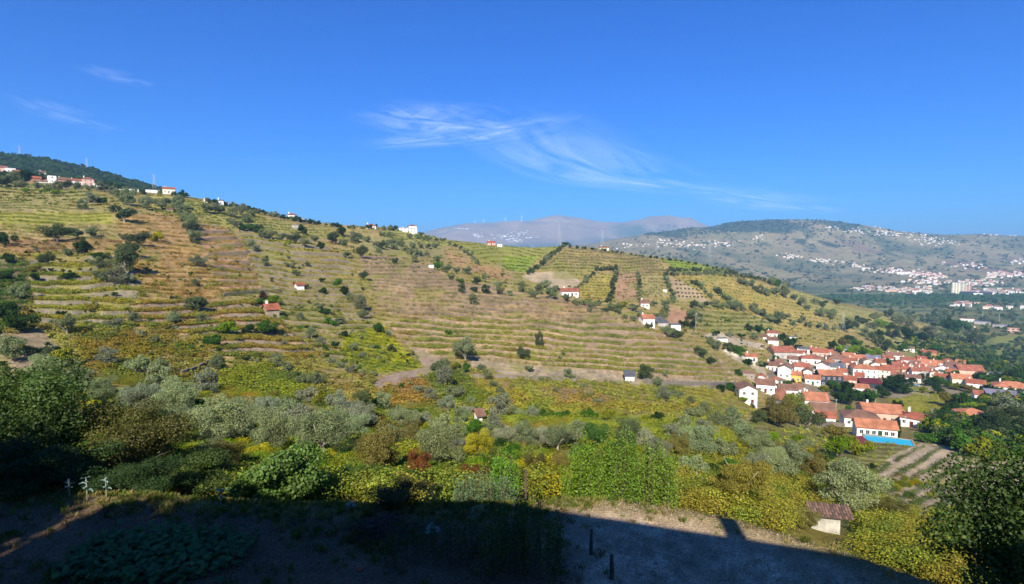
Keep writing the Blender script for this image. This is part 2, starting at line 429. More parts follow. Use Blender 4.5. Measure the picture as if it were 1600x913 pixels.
# ------------------------------------------------------------------ materials
def newmat(name):
    m = bpy.data.materials.new(name); m.use_nodes = True
    t = m.node_tree
    for n in list(t.nodes): t.nodes.remove(n)
    o = t.nodes.new('ShaderNodeOutputMaterial')
    return m, t, o
def N(t, typ, **kw):
    n = t.nodes.new(typ)
    for k, v in kw.items(): setattr(n, k, v)
    return n
def noise_mul(t, color_socket, scale, amt, detail=4, coord='Object'):
    """multiply a colour by noise around 1"""
    tc = N(t, 'ShaderNodeTexCoord'); ns = N(t, 'ShaderNodeTexNoise')
    ns.inputs['Scale'].default_value = scale; ns.inputs['Detail'].default_value = detail
    t.links.new(tc.outputs[coord], ns.inputs['Vector'])
    mr = N(t, 'ShaderNodeMapRange')
    mr.inputs['From Min'].default_value = .25; mr.inputs['From Max'].default_value = .75
    mr.inputs['To Min'].default_value = 1 - amt; mr.inputs['To Max'].default_value = 1 + amt
    t.links.new(ns.outputs['Fac'], mr.inputs['Value'])
    mx = N(t, 'ShaderNodeVectorMath', operation='SCALE')
    t.links.new(color_socket, mx.inputs[0]); t.links.new(mr.outputs[0], mx.inputs['Scale'])
    return mx.outputs[0], ns

def ground_mat():
    m, t, o = newmat('ground_surface')
    at = N(t, 'ShaderNodeAttribute', attribute_name='soil')
    c, _ = noise_mul(t, at.outputs['Color'], .9, .28, 5)
    c, n2 = noise_mul(t, c, 9.0, .35, 5)
    b = N(t, 'ShaderNodeBsdfPrincipled'); b.inputs['Roughness'].default_value = .95; b.inputs['Specular IOR Level'].default_value = .1
    bp = N(t, 'ShaderNodeBump'); bp.inputs['Strength'].default_value = .9; bp.inputs['Distance'].default_value = .1
    t.links.new(n2.outputs['Fac'], bp.inputs['Height']); t.links.new(bp.outputs[0], b.inputs['Normal'])
    t.links.new(c, b.inputs['Base Color']); t.links.new(b.outputs[0], o.inputs['Surface'])
    return m
def leaf_mat(name, inst=False, transl=.28, gloss=.0):
    m, t, o = newmat(name)
    if inst:
        tint = N(t, 'ShaderNodeAttribute', attribute_name='tint', attribute_type='INSTANCER').outputs['Color']
    else:
        tint = N(t, 'ShaderNodeObjectInfo').outputs['Color']
    va = N(t, 'ShaderNodeAttribute', attribute_name='shade')
    mx = N(t, 'ShaderNodeVectorMath', operation='MULTIPLY')
    t.links.new(tint, mx.inputs[0]); t.links.new(va.outputs['Color'], mx.inputs[1])
    d = N(t, 'ShaderNodeBsdfDiffuse'); tr = N(t, 'ShaderNodeBsdfTranslucent')
    t.links.new(mx.outputs[0], d.inputs['Color'])
    ty = N(t, 'ShaderNodeVectorMath', operation='MULTIPLY'); ty.inputs[1].default_value = (1.25, 1.35, .6)
    t.links.new(mx.outputs[0], ty.inputs[0]); t.links.new(ty.outputs[0], tr.inputs['Color'])
    ms = N(t, 'ShaderNodeMixShader'); ms.inputs[0].default_value = transl
    t.links.new(d.outputs[0], ms.inputs[1]); t.links.new(tr.outputs[0], ms.inputs[2])
    last = ms.outputs[0]
    if gloss > 0:
        gl = N(t, 'ShaderNodeBsdfGlossy'); gl.inputs['Roughness'].default_value = .6
        m2 = N(t, 'ShaderNodeMixShader'); m2.inputs[0].default_value = gloss
        t.links.new(last, m2.inputs[1]); t.links.new(gl.outputs[0], m2.inputs[2]); last = m2.outputs[0]
    t.links.new(last, o.inputs['Surface'])
    return m
def plain_mat(name, col, rough=.8, amt=.15, scale=2.0, bump=0, spec=.3, use_obj=False):
    m, t, o = newmat(name)
    if use_obj:
        c0 = N(t, 'ShaderNodeObjectInfo').outputs['Color']
    else:
        r = N(t, 'ShaderNodeRGB'); r.outputs[0].default_value = (*[float(v) for v in col[:3]], 1); c0 = r.outputs[0]
    c, ns = noise_mul(t, c0, scale, amt, 5)
    b = N(t, 'ShaderNodeBsdfPrincipled'); b.inputs['Roughness'].default_value = rough
    b.inputs['Specular IOR Level'].default_value = spec
    t.links.new(c, b.inputs['Base Color'])
    if bump:
        bp = N(t, 'ShaderNodeBump'); bp.inputs['Strength'].default_value = .8; bp.inputs['Distance'].default_value = bump
        t.links.new(ns.outputs['Fac'], bp.inputs['Height']); t.links.new(bp.outputs[0], b.inputs['Normal'])
    t.links.new(b.outputs[0], o.inputs['Surface'])
    return m
def tile_mat(name):
    """pantile roof: ribs running down the slope (uv x across), tinted by the object's colour, patchy with age"""
    m, t, o = newmat(name)
    uv = N(t, 'ShaderNodeUVMap'); uv.uv_map = 'UVMap'
    wv = N(t, 'ShaderNodeTexWave', wave_type='BANDS', bands_direction='X'); wv.inputs['Scale'].default_value = 1.4
    wv.inputs['Distortion'].default_value = .4
    t.links.new(uv.outputs[0], wv.inputs['Vector'])
    wy = N(t, 'ShaderNodeTexWave', wave_type='BANDS', bands_direction='Y', wave_profile='SAW'); wy.inputs['Scale'].default_value = .8
    t.links.new(uv.outputs[0], wy.inputs['Vector'])
    oi = N(t, 'ShaderNodeObjectInfo')
    c, ns = noise_mul(t, oi.outputs['Color'], .35, .4, 4)
    c, _ = noise_mul(t, c, 4.0, .3, 3)
    mr = N(t, 'ShaderNodeMapRange'); mr.inputs['To Min'].default_value = .72; mr.inputs['To Max'].default_value = 1.1
    t.links.new(wv.outputs['Fac'], mr.inputs['Value'])
    sx = N(t, 'ShaderNodeVectorMath', operation='SCALE'); t.links.new(c, sx.inputs[0]); t.links.new(mr.outputs[0], sx.inputs['Scale'])
    b = N(t, 'ShaderNodeBsdfPrincipled'); b.inputs['Roughness'].default_value = .85; b.inputs['Specular IOR Level'].default_value = .2
    ad = N(t, 'ShaderNodeMath', operation='ADD'); t.links.new(wv.outputs['Fac'], ad.inputs[0]); t.links.new(wy.outputs['Fac'], ad.inputs[1])
    bp = N(t, 'ShaderNodeBump'); bp.inputs['Strength'].default_value = .7; bp.inputs['Distance'].default_value = .08
    t.links.new(ad.outputs[0], bp.inputs['Height']); t.links.new(bp.outputs[0], b.inputs['Normal'])
    t.links.new(sx.outputs[0], b.inputs['Base Color']); t.links.new(b.outputs[0], o.inputs['Surface'])
    return m

M_GROUND = ground_mat()
M_LEAF = leaf_mat('leaves'); M_LEAFI = leaf_mat('leaves_scattered', True)
M_BROAD = leaf_mat('broad_leaves', False, .32, .025)
M_BARK = plain_mat('bark', hexc('#6b5d4e', .6), .95, .35, 6, .03)
M_PALEBARK = plain_mat('pale_bark', hexc('#a39a8c', .7), .95, .3, 6, .03)
M_PLASTER = plain_mat('plaster', (0, 0, 0), .9, .22, .5, use_obj=True)
M_TILE = tile_mat('roof_tiles')
M_GLASS = plain_mat('window_glass', (.03, .04, .05), .15, .1, 1, spec=.6)
M_FRAME = plain_mat('painted_frame', (.7, .7, .68), .6, .05, 3)
M_STONE = plain_mat('stone', hexc('#8d8375', .7), .95, .35, 1.6, .08)
M_METAL = plain_mat('galvanised_steel', (.35, .37, .38), .5, .1, 3, spec=.5)
M_WOOD = plain_mat('weathered_wood', hexc('#6a5c4c', .6), .9, .3, 5, .02)
M_TINT = plain_mat('tinted', (0, 0, 0), .8, .15, 2, use_obj=True)

# ------------------------------------------------------------------ ground sheets
ty = np.linspace(-.99, .99, 900)
T_near = np.concatenate([np.linspace(-1.9, -1.0, 40), ty, np.linspace(1.0, 1.9, 40)])
Y_near = np.concatenate([np.linspace(6, 30, 60)[:-1], np.exp(np.linspace(math.log(30), math.log(1000), 720)), np.exp(np.linspace(math.log(1000), math.log(2250), 70))[1:]])
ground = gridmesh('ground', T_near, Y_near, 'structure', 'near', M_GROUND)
far_hillside = gridmesh('far_hillside', np.linspace(-1.9, 1.9, 560), np.exp(np.linspace(math.log(2250), math.log(6000), 190)), 'structure', 'far', M_GROUND)
mountains = gridmesh('mountains', np.linspace(-1.9, 1.9, 700), np.exp(np.linspace(math.log(6000), math.log(14000), 120)), 'structure', 'far', M_GROUND)
for o_, l_ in ((ground, 'terraced vineyard hillside, terrace yard and valley floor'), (far_hillside, 'pale hillside with villages across the valley'), (mountains, 'hazy purple mountains on the horizon')):
    o_['label'] = l_
# level yard behind the viewpoint
me = bpy.data.meshes.new('yard_ground')
me.from_pydata([(-200, -120, -10.02), (200, -120, -10.02), (200, 6.02, -10.02), (-200, 6.02, -10.02)], [], [(0, 1, 2, 3)])
a_ = me.attributes.new('soil', 'FLOAT_COLOR', 'POINT'); a_.data.foreach_set('color', [.12, .1, .08, 1] * 4)
me.materials.append(M_GROUND); yg = bpy.data.objects.new('yard_ground', me); COL.objects.link(yg); yg['kind'] = 'structure'

# ------------------------------------------------------------------ photo pixel -> ground point
GPX = np.arange(-120, 1725, 3.0)
GY = np.concatenate([np.linspace(7, 60, 260)[:-1], np.exp(np.linspace(math.log(60), math.log(1250), 1300)), np.exp(np.linspace(math.log(1250), math.log(9500), 500))[1:]])
_t = (GPX - 800) / FPX
_tt, _yy = np.meshgrid(_t, GY, indexing='ij')
_z = Hn(_tt * _yy, _yy)
_s = -(_z / _yy)                               # downwards slope of sight
_vis = np.minimum.accumulate(_s, axis=1)
def gp(px, py):
    """first ground point seen at photo pixels (arrays) -> x, y, z ; uses x/y of the ray"""
    px = np.atleast_1d(np.asarray(px, float)); py = np.atleast_1d(np.asarray(py, float))
    t, s = ray(px, py)
    ci = np.clip(np.round((t * FPX + 800 - GPX[0]) / 3.0).astype(int), 0, len(GPX) - 1)
    y = np.empty(px.shape)
    for c in np.unique(ci):
        m = ci == c
        y[m] = np.interp(s[m], -_vis[c], GY) if False else GY[np.clip(np.searchsorted(-_vis[c], s[m], side='left'), 0, len(GY) - 1)]
    x = t * y
    return x, y, Hn(x, y)

# ------------------------------------------------------------------ mesh builders
class MB:
    """collects simple shapes and links them as one mesh"""
    def __init__(s): s.v = []; s.f = []; s.m = []; s.uv = []
    def quad(s, pts, mi=0, uv=None):
        b = len(s.v); s.v += [tuple(p) for p in pts]; s.f.append(tuple(range(b, b + len(pts)))); s.m.append(mi)
        s.uv += uv if uv else [(0, 0)] * len(pts)
    def box(s, c, d, rz=0, mi=0, skip=()):
        cx, cy, cz = c; hx, hy, hz = d[0] / 2, d[1] / 2, d[2] / 2
        ca, sa = math.cos(rz), math.sin(rz)
        P = [(cx + ca * x - sa * y, cy + sa * x + ca * y, cz + z) for z in (-hz, hz) for x, y in ((-hx, -hy), (hx, -hy), (hx, hy), (-hx, hy))]
        for k, f in enumerate(((3, 2, 1, 0), (4, 5, 6, 7), (0, 1, 5, 4), (1, 2, 6, 5), (2, 3, 7, 6), (3, 0, 4, 7))):
            if k not in skip: s.quad([P[i] for i in f], mi)
    def tube(s, path, r, n=6, mi=0):
        path = [Vector(p) for p in path]; rings = []
        rr = r if isinstance(r, (list, tuple)) else [r] * len(path)
        for i, p in enumerate(path):
            d = (path[min(i + 1, len(path) - 1)] - path[max(i - 1, 0)]).normalized()
            u = d.cross(Vector((0, 0, 1)))
            if u.length < .1: u = d.cross(Vector((1, 0, 0)))
            u.normalize(); v = d.cross(u)
            b = len(s.v)
            for k in range(n):
                a = 2 * math.pi * k / n
                s.v.append(tuple(p + (u * math.cos(a) + v * math.sin(a)) * rr[i]))
            rings.append(b)
        for a, b in zip(rings[:-1], rings[1:]):
            for k in range(n):
                s.f.append((a + k, a + (k + 1) % n, b + (k + 1) % n, b + k)); s.m.append(mi); s.uv += [(0, 0)] * 4
        s.f.append(tuple(rings[-1] + k for k in range(n))); s.m.append(mi); s.uv += [(0, 0)] * n
    def mesh(s, name, mats, smooth=False):
        me = bpy.data.meshes.new(name); me.from_pydata(s.v, [], s.f)
        for m in mats: me.materials.append(m)
        if len(mats) > 1: me.polygons.foreach_set('material_index', s.m)
        if smooth: me.polygons.foreach_set('use_smooth', [True] * len(s.f))
        u = me.uv_layers.new(name='UVMap'); u.data.foreach_set('uv', np.array(s.uv, np.float32).ravel())
        return me

def link(name, data, parent=None, loc=None, rz=None, color=None):
    o = bpy.data.objects.new(name, data); COL.objects.link(o)
    if parent: o.parent = parent
    if loc is not None: o.location = loc
    if rz is not None: o.rotation_euler[2] = rz
    if color is not None: o.color = (*[float(c) for c in color[:3]], 1)
    return o
def tag(o, label, cat, group=None, kind=None):
    o['label'] = label; o['category'] = cat
    if group: o['group'] = group
    if kind: o['kind'] = kind
    return o
def thing(name, label, cat, loc, rz=0, group=None, scale=1):
    o = link(name, None, None, loc, rz)
    o.empty_display_size = .2
    if scale != 1: o.scale = (scale,) * 3
    return tag(o, label, cat, group)

def leaf_cloud(name, P, Nrm, L, Wd, mat, rng, shade=None, upright=0.0, jitter=.9):
    """one diamond-shaped leaf (or leaf spray) per point"""
    n = len(P)
    Nn = Nrm + rng.normal(0, jitter, (n, 3)); Nn /= np.linalg.norm(Nn, axis=1)[:, None] + 1e-9
    D = rng.normal(0, 1, (n, 3)); D[:, 2] += upright * 2
    D -= (D * Nn).sum(1)[:, None] * Nn; D /= np.linalg.norm(D, axis=1)[:, None] + 1e-9
    S = np.cross(Nn, D)
    L = (np.broadcast_to(L, n) * rng.uniform(.7, 1.3, n))[:, None]; Wd = (np.broadcast_to(Wd, n) * rng.uniform(.7, 1.3, n))[:, None]
    fold = Nn * L * rng.uniform(-.1, .25, (n, 1))
    V = np.stack([P - D * L / 2, P + S * Wd / 2 + D * L * .05 + fold, P + D * L / 2, P - S * Wd / 2 + D * L * .05 + fold], 1).reshape(-1, 3)
    me = bpy.data.meshes.new(name)
    me.vertices.add(4 * n); me.vertices.foreach_set('co', V.astype(np.float32).ravel())
    set_faces(me, np.arange(4 * n).reshape(-1, 4))
    sh = rng.uniform(.65, 1.35, n) if shade is None else shade
    hue = rng.uniform(-.12, .12, n)
    c = np.stack([sh * (1 + hue), sh, sh * (1 - hue), np.ones(n)], 1)
    at = me.attributes.new('shade', 'FLOAT_COLOR', 'POINT')
    at.data.foreach_set('color', np.repeat(c, 4, 0).astype(np.float32).ravel())
    me.materials.append(mat)
    return me

def crown_points(rng, n, blobs, spread=(1, 1, .8), br=(.28, .5), solid=.35, flat_bottom=-.55):
    """points of a lumpy crown of radius about 1 centred on 0"""
    B = []
    while len(B) < blobs:
        p = rng.normal(0, 1, 3); p /= np.linalg.norm(p); p *= rng.uniform(.25, .86)
        if p[2] < flat_bottom: continue
        B.append(p)
    B = np.array(B); R = rng.uniform(*br, blobs)
    i = rng.choice(blobs, n, p=R ** 2 / (R ** 2).sum())
    d = rng.normal(0, 1, (n, 3)); d /= np.linalg.norm(d, axis=1)[:, None]
    r = R[i] * (1 - solid * rng.random(n) ** 1.5) * rng.uniform(.9, 1.08, n)
    P = B[i] + d * r[:, None]
    tone = rng.uniform(.8, 1.2, blobs)[i]
    return P * np.array(spread), d, tone

def limbs_mesh(rng, name, height, crown_z, rad_, r0, nl, mat, crook=.12):
    m = MB()
    top = (rng.normal(0, crook) * height, rng.normal(0, crook) * height, height)
    mid = (rng.normal(0, crook) * height * .6, rng.normal(0, crook) * height * .6, height * .5)
    m.tube([(0, 0, -1.2), (0, 0, 0), mid, top], [r0 * 1.3, r0 * 1.15, r0 * .9, r0 * .7], 7)
    for k in range(nl):
        a = 2 * math.pi * k / nl + rng.uniform(-.5, .5); ln = rng.uniform(.55, .85) * rad_
        e = (top[0] + math.cos(a) * ln, top[1] + math.sin(a) * ln, crown_z + rng.uniform(-.15, .45) * rad_)
        q = ((top[0] + e[0]) / 2 + rng.normal(0, .06) * rad_, (top[1] + e[1]) / 2, (top[2] + e[2]) / 2 + .08 * rad_)
        m.tube([top, q, e], [r0 * .5, r0 * .33, r0 * .12], 5)
    return m.mesh(name, [mat], True)

def make_tree_kind(seed, n, leafL, leafW, mat, bark, blobs=14, spread=(1, 1, .8), trunk_h=.55, r0=.09, br=(.28, .5), solid=.35, upright=0., limbs=5, fb=-.55):
    """unit tree: crown radius 1, crown centre height 1.1*spread z + trunk_h ; returns crown mesh, trunk mesh, merged mesh"""
    rng = np.random.default_rng(seed)
    P, d, tone = crown_points(rng, n, blobs, spread, br, solid, fb)
    cz = trunk_h + spread[2] * .78
    P[:, 2] += cz
    P[:, 2] = np.where(P[:, 2] < .04, rng.uniform(.03, .3, len(P)), P[:, 2])
    cm = leaf_cloud('crown', P, d, leafL, leafW, mat, rng, shade=tone * rng.uniform(.72, 1.28, len(P)), upright=upright)
    tm = limbs_mesh(rng, 'trunk', trunk_h, cz, 1.0 * max(spread[:2]) * .8, r0, limbs, bark)
    return cm, tm

def merged(cm, tm, name):
    a = np.empty(len(cm.vertices) * 3, np.float32); cm.vertices.foreach_get('co', a)
    b = np.empty(len(tm.vertices) * 3, np.float32); tm.vertices.foreach_get('co', b)
    me = bpy.data.meshes.new(name)
    nv = len(cm.vertices)
    me.vertices.add(nv + len(tm.vertices)); me.vertices.foreach_set('co', np.concatenate([a, b]))
    tf = [tuple(v + nv for v in p.vertices) for p in tm.polygons]
    li = np.concatenate([np.arange(nv)] + [np.array(f) for f in tf]).astype(np.int32)
    tot = np.concatenate([np.full(nv // 4, 4)] + [np.array([len(f)]) for f in tf])
    st = np.concatenate([[0], np.cumsum(tot)[:-1]]).astype(np.int32)
    me.loops.add(len(li)); me.loops.foreach_set('vertex_index', li)
    me.polygons.add(len(tot)); me.polygons.foreach_set('loop_start', st)
    me.update(calc_edges=True)
    at = me.attributes.new('shade', 'FLOAT_COLOR', 'POINT')
    s = np.empty(nv * 4, np.float32); cm.attributes['shade'].data.foreach_get('color', s)
    at.data.foreach_set('color', np.concatenate([s, np.ones(len(tm.vertices) * 4, np.float32)]))
    me.materials.append(cm.materials[0]); me.materials.append(tm.materials[0])
    me.polygons.foreach_set('material_index', np.concatenate([np.zeros(nv // 4), np.ones(len(tf))]).astype(np.int32))
    return me

# species: lists of (crown, trunk) unit meshes
OL_NEAR = [make_tree_kind(100 + i, 15000, .06, .024, M_LEAF, M_PALEBARK, 30, (1, .95, .8), .3, .08, (.2, .36), .5, .3) for i in range(4)]
SPR = [(1.15, .85, .8), (.9, 1.1, .7), (1, 1, .9), (1.25, .9, .68), (.95, .95, 1.0), (1.1, 1.05, .75)]
OL_MID = [make_tree_kind(110 + i, 3400, .12, .06, M_LEAF, M_PALEBARK, 18, SPR[i], .26, .08, (.2, .44), .5) for i in range(5)]
OL_FAR = [make_tree_kind(120 + i, 560, .26, .16, M_LEAF, M_PALEBARK, 9, SPR[i], .22, .09, (.22, .5), .5, limbs=3) for i in range(6)]
BR_NEAR = [make_tree_kind(130 + i, 16000, .05, .036, M_BROAD, M_BARK, 30, (1, 1, .95), .3, .06, (.18, .36), .5) for i in range(3)]
BR_MID = [make_tree_kind(140 + i, 2800, .12, .09, M_LEAF, M_BARK, 16, SPR[i + 1], .2, .07, (.2, .45), .5) for i in range(4)]
BR_FAR = [make_tree_kind(150 + i, 460, .28, .22, M_LEAF, M_BARK, 8, SPR[i], .15, .09, (.22, .52), .5, limbs=3) for i in range(5)]
OL_FARM = [merged(c, t, 'small_olive_tree') for c, t in OL_FAR]
BR_FARM = [merged(c, t, 'small_tree') for c, t in BR_FAR]

COLS = {'olive': hexc('#8f9b6e', .76), 'olivedark': hexc('#718257', .55), 'olivegrey': hexc('#9aa182', .72), 'green': hexc('#5d8a34', .5), 'bright': hexc('#8fb02c', .6),
        'yellow': hexc('#b8b02a', .7), 'yellowgreen': hexc('#98a030', .6), 'dark': hexc('#4a6a34', .42), 'purple': hexc('#6e4d44', .6), 'brown': hexc('#8c8440', .6), 'rust': hexc('#a0612c', .6)}
KINDWORD = {'olive': 'silvery olive tree', 'olivedark': 'dark green olive tree', 'olivegrey': 'grey olive tree', 'green': 'green leafy tree', 'bright': 'bright green tree', 'yellow': 'yellow leaved tree',
            'yellowgreen': 'yellow green tree', 'dark': 'dark green tree', 'purple': 'purple leaved tree', 'brown': 'olive brown tree', 'rust': 'rust coloured tree'}
n_tree = [0]
TREES = []
def tree(px, py, wpx, kind='olive', label=None, group=None, hscale=1.0, detail=None, tone=1.0, cat='tree', name=None):
    """tree whose foot stands at photo pixel (px, py) and whose crown is wpx photo pixels wide"""
    isol = kind.startswith('olive')
    nm = name or ('olive_tree' if isol else ('bush' if hscale < .78 else 'tree'))
    if name == 'bush' or nm == 'bush': cat = 'bush'
    TREES.append(dict(px=px, py=py, w=wpx, kind=kind, label=label, group=group, hs=hscale, detail=detail, tone=tone, cat=cat, name=nm, isol=isol))
def plant_trees():
    P = gp([t['px'] for t in TREES], [t['py'] for t in TREES])
    for i, t in enumerate(TREES): t['p'] = [float(P[k][i]) for k in range(3)]; t['i'] = i
    keep = set()
    for nm in set(t['name'] for t in TREES):
        L_ = sorted((t for t in TREES if t['name'] == nm), key=lambda t: -t['w'])
        keep |= set(t['i'] for t in L_[:285])
    far = {True: [], False: []}
    for t in TREES:
        x, y, z = t['p']; r = t['w'] / FPX * y / 2 * (1.2 if y > 110 else 1.12); k = t['i']
        c = COLS[t['kind']] * t['tone'] * random.uniform(.74, 1.2) * np.array([random.uniform(.95, 1.07), 1, random.uniform(.92, 1.08)])
        if y > 110: c = c * (.8 if t['isol'] else .95)
        rz = random.uniform(0, 6.28)
        if k not in keep:
            far[t['isol']].append((x, y, z - .05, r, t['hs'], rz, c)); continue
        d = t['detail'] or ('near' if t['w'] > 40 else ('mid' if t['w'] > 13 else 'far'))
        if d == 'far':
            o = link(t['name'], (OL_FARM if t['isol'] else BR_FARM)[k % 5], None, (x, y, z - .05), rz, c)
            o.scale = (r * random.uniform(.85, 1.2), r * random.uniform(.85, 1.2), r * t['hs'] * random.uniform(.8, 1.2))
            tag(o, t['label'], t['cat'], t['group']); continue
        S = {'near': (OL_NEAR, BR_NEAR), 'mid': (OL_MID, BR_MID)}[d][0 if t['isol'] else 1]
        cm, tm = S[k % len(S)]
        root = thing(t['name'], t['label'], t['cat'], (x, y, z - .05), rz, t['group'])
        root.scale = (r, r * random.uniform(.88, 1.15), r * t['hs'] * random.uniform(.88, 1.12))
        link('crown', cm, root, color=c); link('trunk', tm, root)
    for isol, F in far.items():
        if not F: continue
        a = np.array([f[:6] for f in F]); c = np.array([f[6] for f in F])
        scatter('small_olive_trees' if isol else 'small_trees', 'smallest far olive trees on the slopes' if isol else 'smallest far trees on the slopes', OLI if isol else BRI,
                a[:, :3], np.stack([a[:, 3], a[:, 3], a[:, 3] * a[:, 4]], 1), a[:, 5], c)

# ------------------------------------------------------------------ scattered growth (stuff)
def scatter(name, label, sources, P, S, R, C, extra=None):
    """points P carry copies of the source meshes; for growth nobody could count"""
    P = np.asarray(P, float)
    if len(P) == 0: return None
    me = bpy.data.meshes.new(name); me.vertices.add(len(P)); me.vertices.foreach_set('co', P.astype(np.float32).ravel())
    a = me.attributes.new('scl', 'FLOAT_VECTOR', 'POINT')
    S = np.asarray(S, float)
    if S.ndim == 1: S = np.stack([S, S, S], 1)
    a.data.foreach_set('vector', S.astype(np.float32).ravel())
    a = me.attributes.new('rot', 'FLOAT_VECTOR', 'POINT')
    a.data.foreach_set('vector', np.stack([0 * R, 0 * R, R], 1).astype(np.float32).ravel())
    a = me.attributes.new('tint', 'FLOAT_COLOR', 'POINT')
    a.data.foreach_set('color', np.concatenate([C, np.ones((len(C), 1))], 1).astype(np.float32).ravel())
    a = me.attributes.new('which', 'INT', 'POINT'); a.data.foreach_set('value', RNG.integers(0, len(sources), len(P)).astype(np.int32))
    o = link(name, me)
    o['kind'] = 'stuff'; o['label'] = label
    g = bpy.data.node_groups.new(name, 'GeometryNodeTree')
    g.interface.new_socket('Geometry', in_out='INPUT', socket_type='NodeSocketGeometry')
    g.interface.new_socket('Geometry', in_out='OUTPUT', socket_type='NodeSocketGeometry')
    gi = g.nodes.new('NodeGroupInput'); go = g.nodes.new('NodeGroupOutput')
    m2p = g.nodes.new('GeometryNodeMeshToPoints'); g.links.new(gi.outputs[0], m2p.inputs['Mesh'])
    ci = g.nodes.new('GeometryNodeCollectionInfo'); ci.inputs['Collection'].default_value = sources_coll(sources)
    ci.inputs['Separate Children'].default_value = True; ci.inputs['Reset Children'].default_value = True
    iop = g.nodes.new('GeometryNodeInstanceOnPoints')
    iop.inputs['Pick Instance'].default_value = True
    def na(nm, ty, sock):
        n = g.nodes.new('GeometryNodeInputNamedAttribute'); n.data_type = ty; n.inputs['Name'].default_value = nm
        g.links.new(n.outputs['Attribute'], sock)
    na('scl', 'FLOAT_VECTOR', iop.inputs['Scale']); na('which', 'INT', iop.inputs['Instance Index'])
    e2r = g.nodes.new('FunctionNodeEulerToRotation'); na('rot', 'FLOAT_VECTOR', e2r.inputs[0]); g.links.new(e2r.outputs[0], iop.inputs['Rotation'])
    g.links.new(m2p.outputs[0], iop.inputs['Points']); g.links.new(ci.outputs[0], iop.inputs['Instance'])
    g.links.new(iop.outputs[0], go.inputs[0])
    md = o.modifiers.new('growth', 'NODES'); md.node_group = g
    return o
_sc = {}
def sources_coll(meshes):
    k = tuple(m.name for m in meshes)
    if k not in _sc:
        c = bpy.data.collections.new('sources_%d' % len(_sc))
        for m in meshes: c.objects.link(bpy.data.objects.new(m.name, m))
        _sc[k] = c
    return _sc[k]

def shoot_cloud(seed):
    rng = np.random.default_rng(seed); P = []
    for _ in range(26):
        b = rng.normal(0, .35, 2); l = rng.normal(0, .25, 2); h = rng.uniform(.5, 1.1); q = rng.random(26)
        P.append(np.stack([b[0] + l[0] * q, b[1] + l[1] * q, q * h], 1) + rng.normal(0, .05, (26, 3)))
    P = np.concatenate(P); return leaf_cloud('weed', P, rng.normal(0, 1, P.shape) + [0, 0, .6], .13, .07, M_LEAF, rng)
def inst_copy(me, mat=None):
    m = me.copy(); m.materials[0] = mat or M_LEAFI
    return m
def vine_mesh(seed, n, size, low=.12):
    rng = np.random.default_rng(seed)
    P = np.stack([rng.normal(0, .33, n), rng.normal(0, .22, n), low + rng.random(n) ** .9 * .85], 1)
    P[:, 0] *= .7 + P[:, 2] * .5
    d = P - np.array([0, 0, .4]); d /= np.linalg.norm(d, axis=1)[:, None]
    return leaf_cloud('vine_leaves', P, d + [0, 0, .3], size, size * .85, M_LEAFI, rng, jitter=.5)
VINE_NEAR = [vine_mesh(200 + i, 260, .085) for i in range(4)]
VINE_MID = [vine_mesh(210 + i, 45, .24) for i in range(4)]
VINE_FAR = [vine_mesh(220 + i, 12, .55) for i in range(4)]
OLI = [inst_copy(m) for m in OL_FARM]; BRI = [inst_copy(m) for m in BR_FARM]
BRN = [inst_copy(make_tree_kind(160 + i, 3200, .085, .06, M_LEAF, M_BARK, 14, (1.1, 1, .8), .05, .03, (.25, .45), .5, .4)[0]) for i in range(3)]
WEED = [inst_copy(shoot_cloud(170 + i)) for i in range(3)]
def tuft_mesh(seed, n, h, wd):
    rng = np.random.default_rng(seed); V = []
    for _ in range(n):
        a = rng.uniform(0, 6.28); b = rng.normal(0, .12, 2); l = rng.uniform(.5, 1) * h; le = rng.uniform(.1, .6) * h
        s = np.array([-math.sin(a), math.cos(a)]) * wd
        V += [(b[0] - s[0], b[1] - s[1], -.02), (b[0] + s[0], b[1] + s[1], -.02), (b[0] + math.cos(a) * le * .5 + s[0] * .6, b[1] + math.sin(a) * le * .5 + s[1] * .6, l * .7), (b[0] + math.cos(a) * le, b[1] + math.sin(a) * le, l)]
    me = bpy.data.meshes.new('tuft'); me.vertices.add(len(V)); me.vertices.foreach_set('co', np.array(V, np.float32).ravel())
    set_faces(me, np.arange(len(V)).reshape(-1, 4))
    at = me.attributes.new('shade', 'FLOAT_COLOR', 'POINT'); at.data.foreach_set('color', np.repeat(np.concatenate([rng.uniform(.7, 1.3, (n, 1)).repeat(3, 1), np.ones((n, 1))], 1), 4, 0).astype(np.float32).ravel())
    me.materials.append(M_LEAFI); return me
TUFT = [tuft_mesh(230 + i, 22, .45, .012) for i in range(3)]
STRAW = [tuft_mesh(240 + i, 14, .1, .012) for i in range(3)]

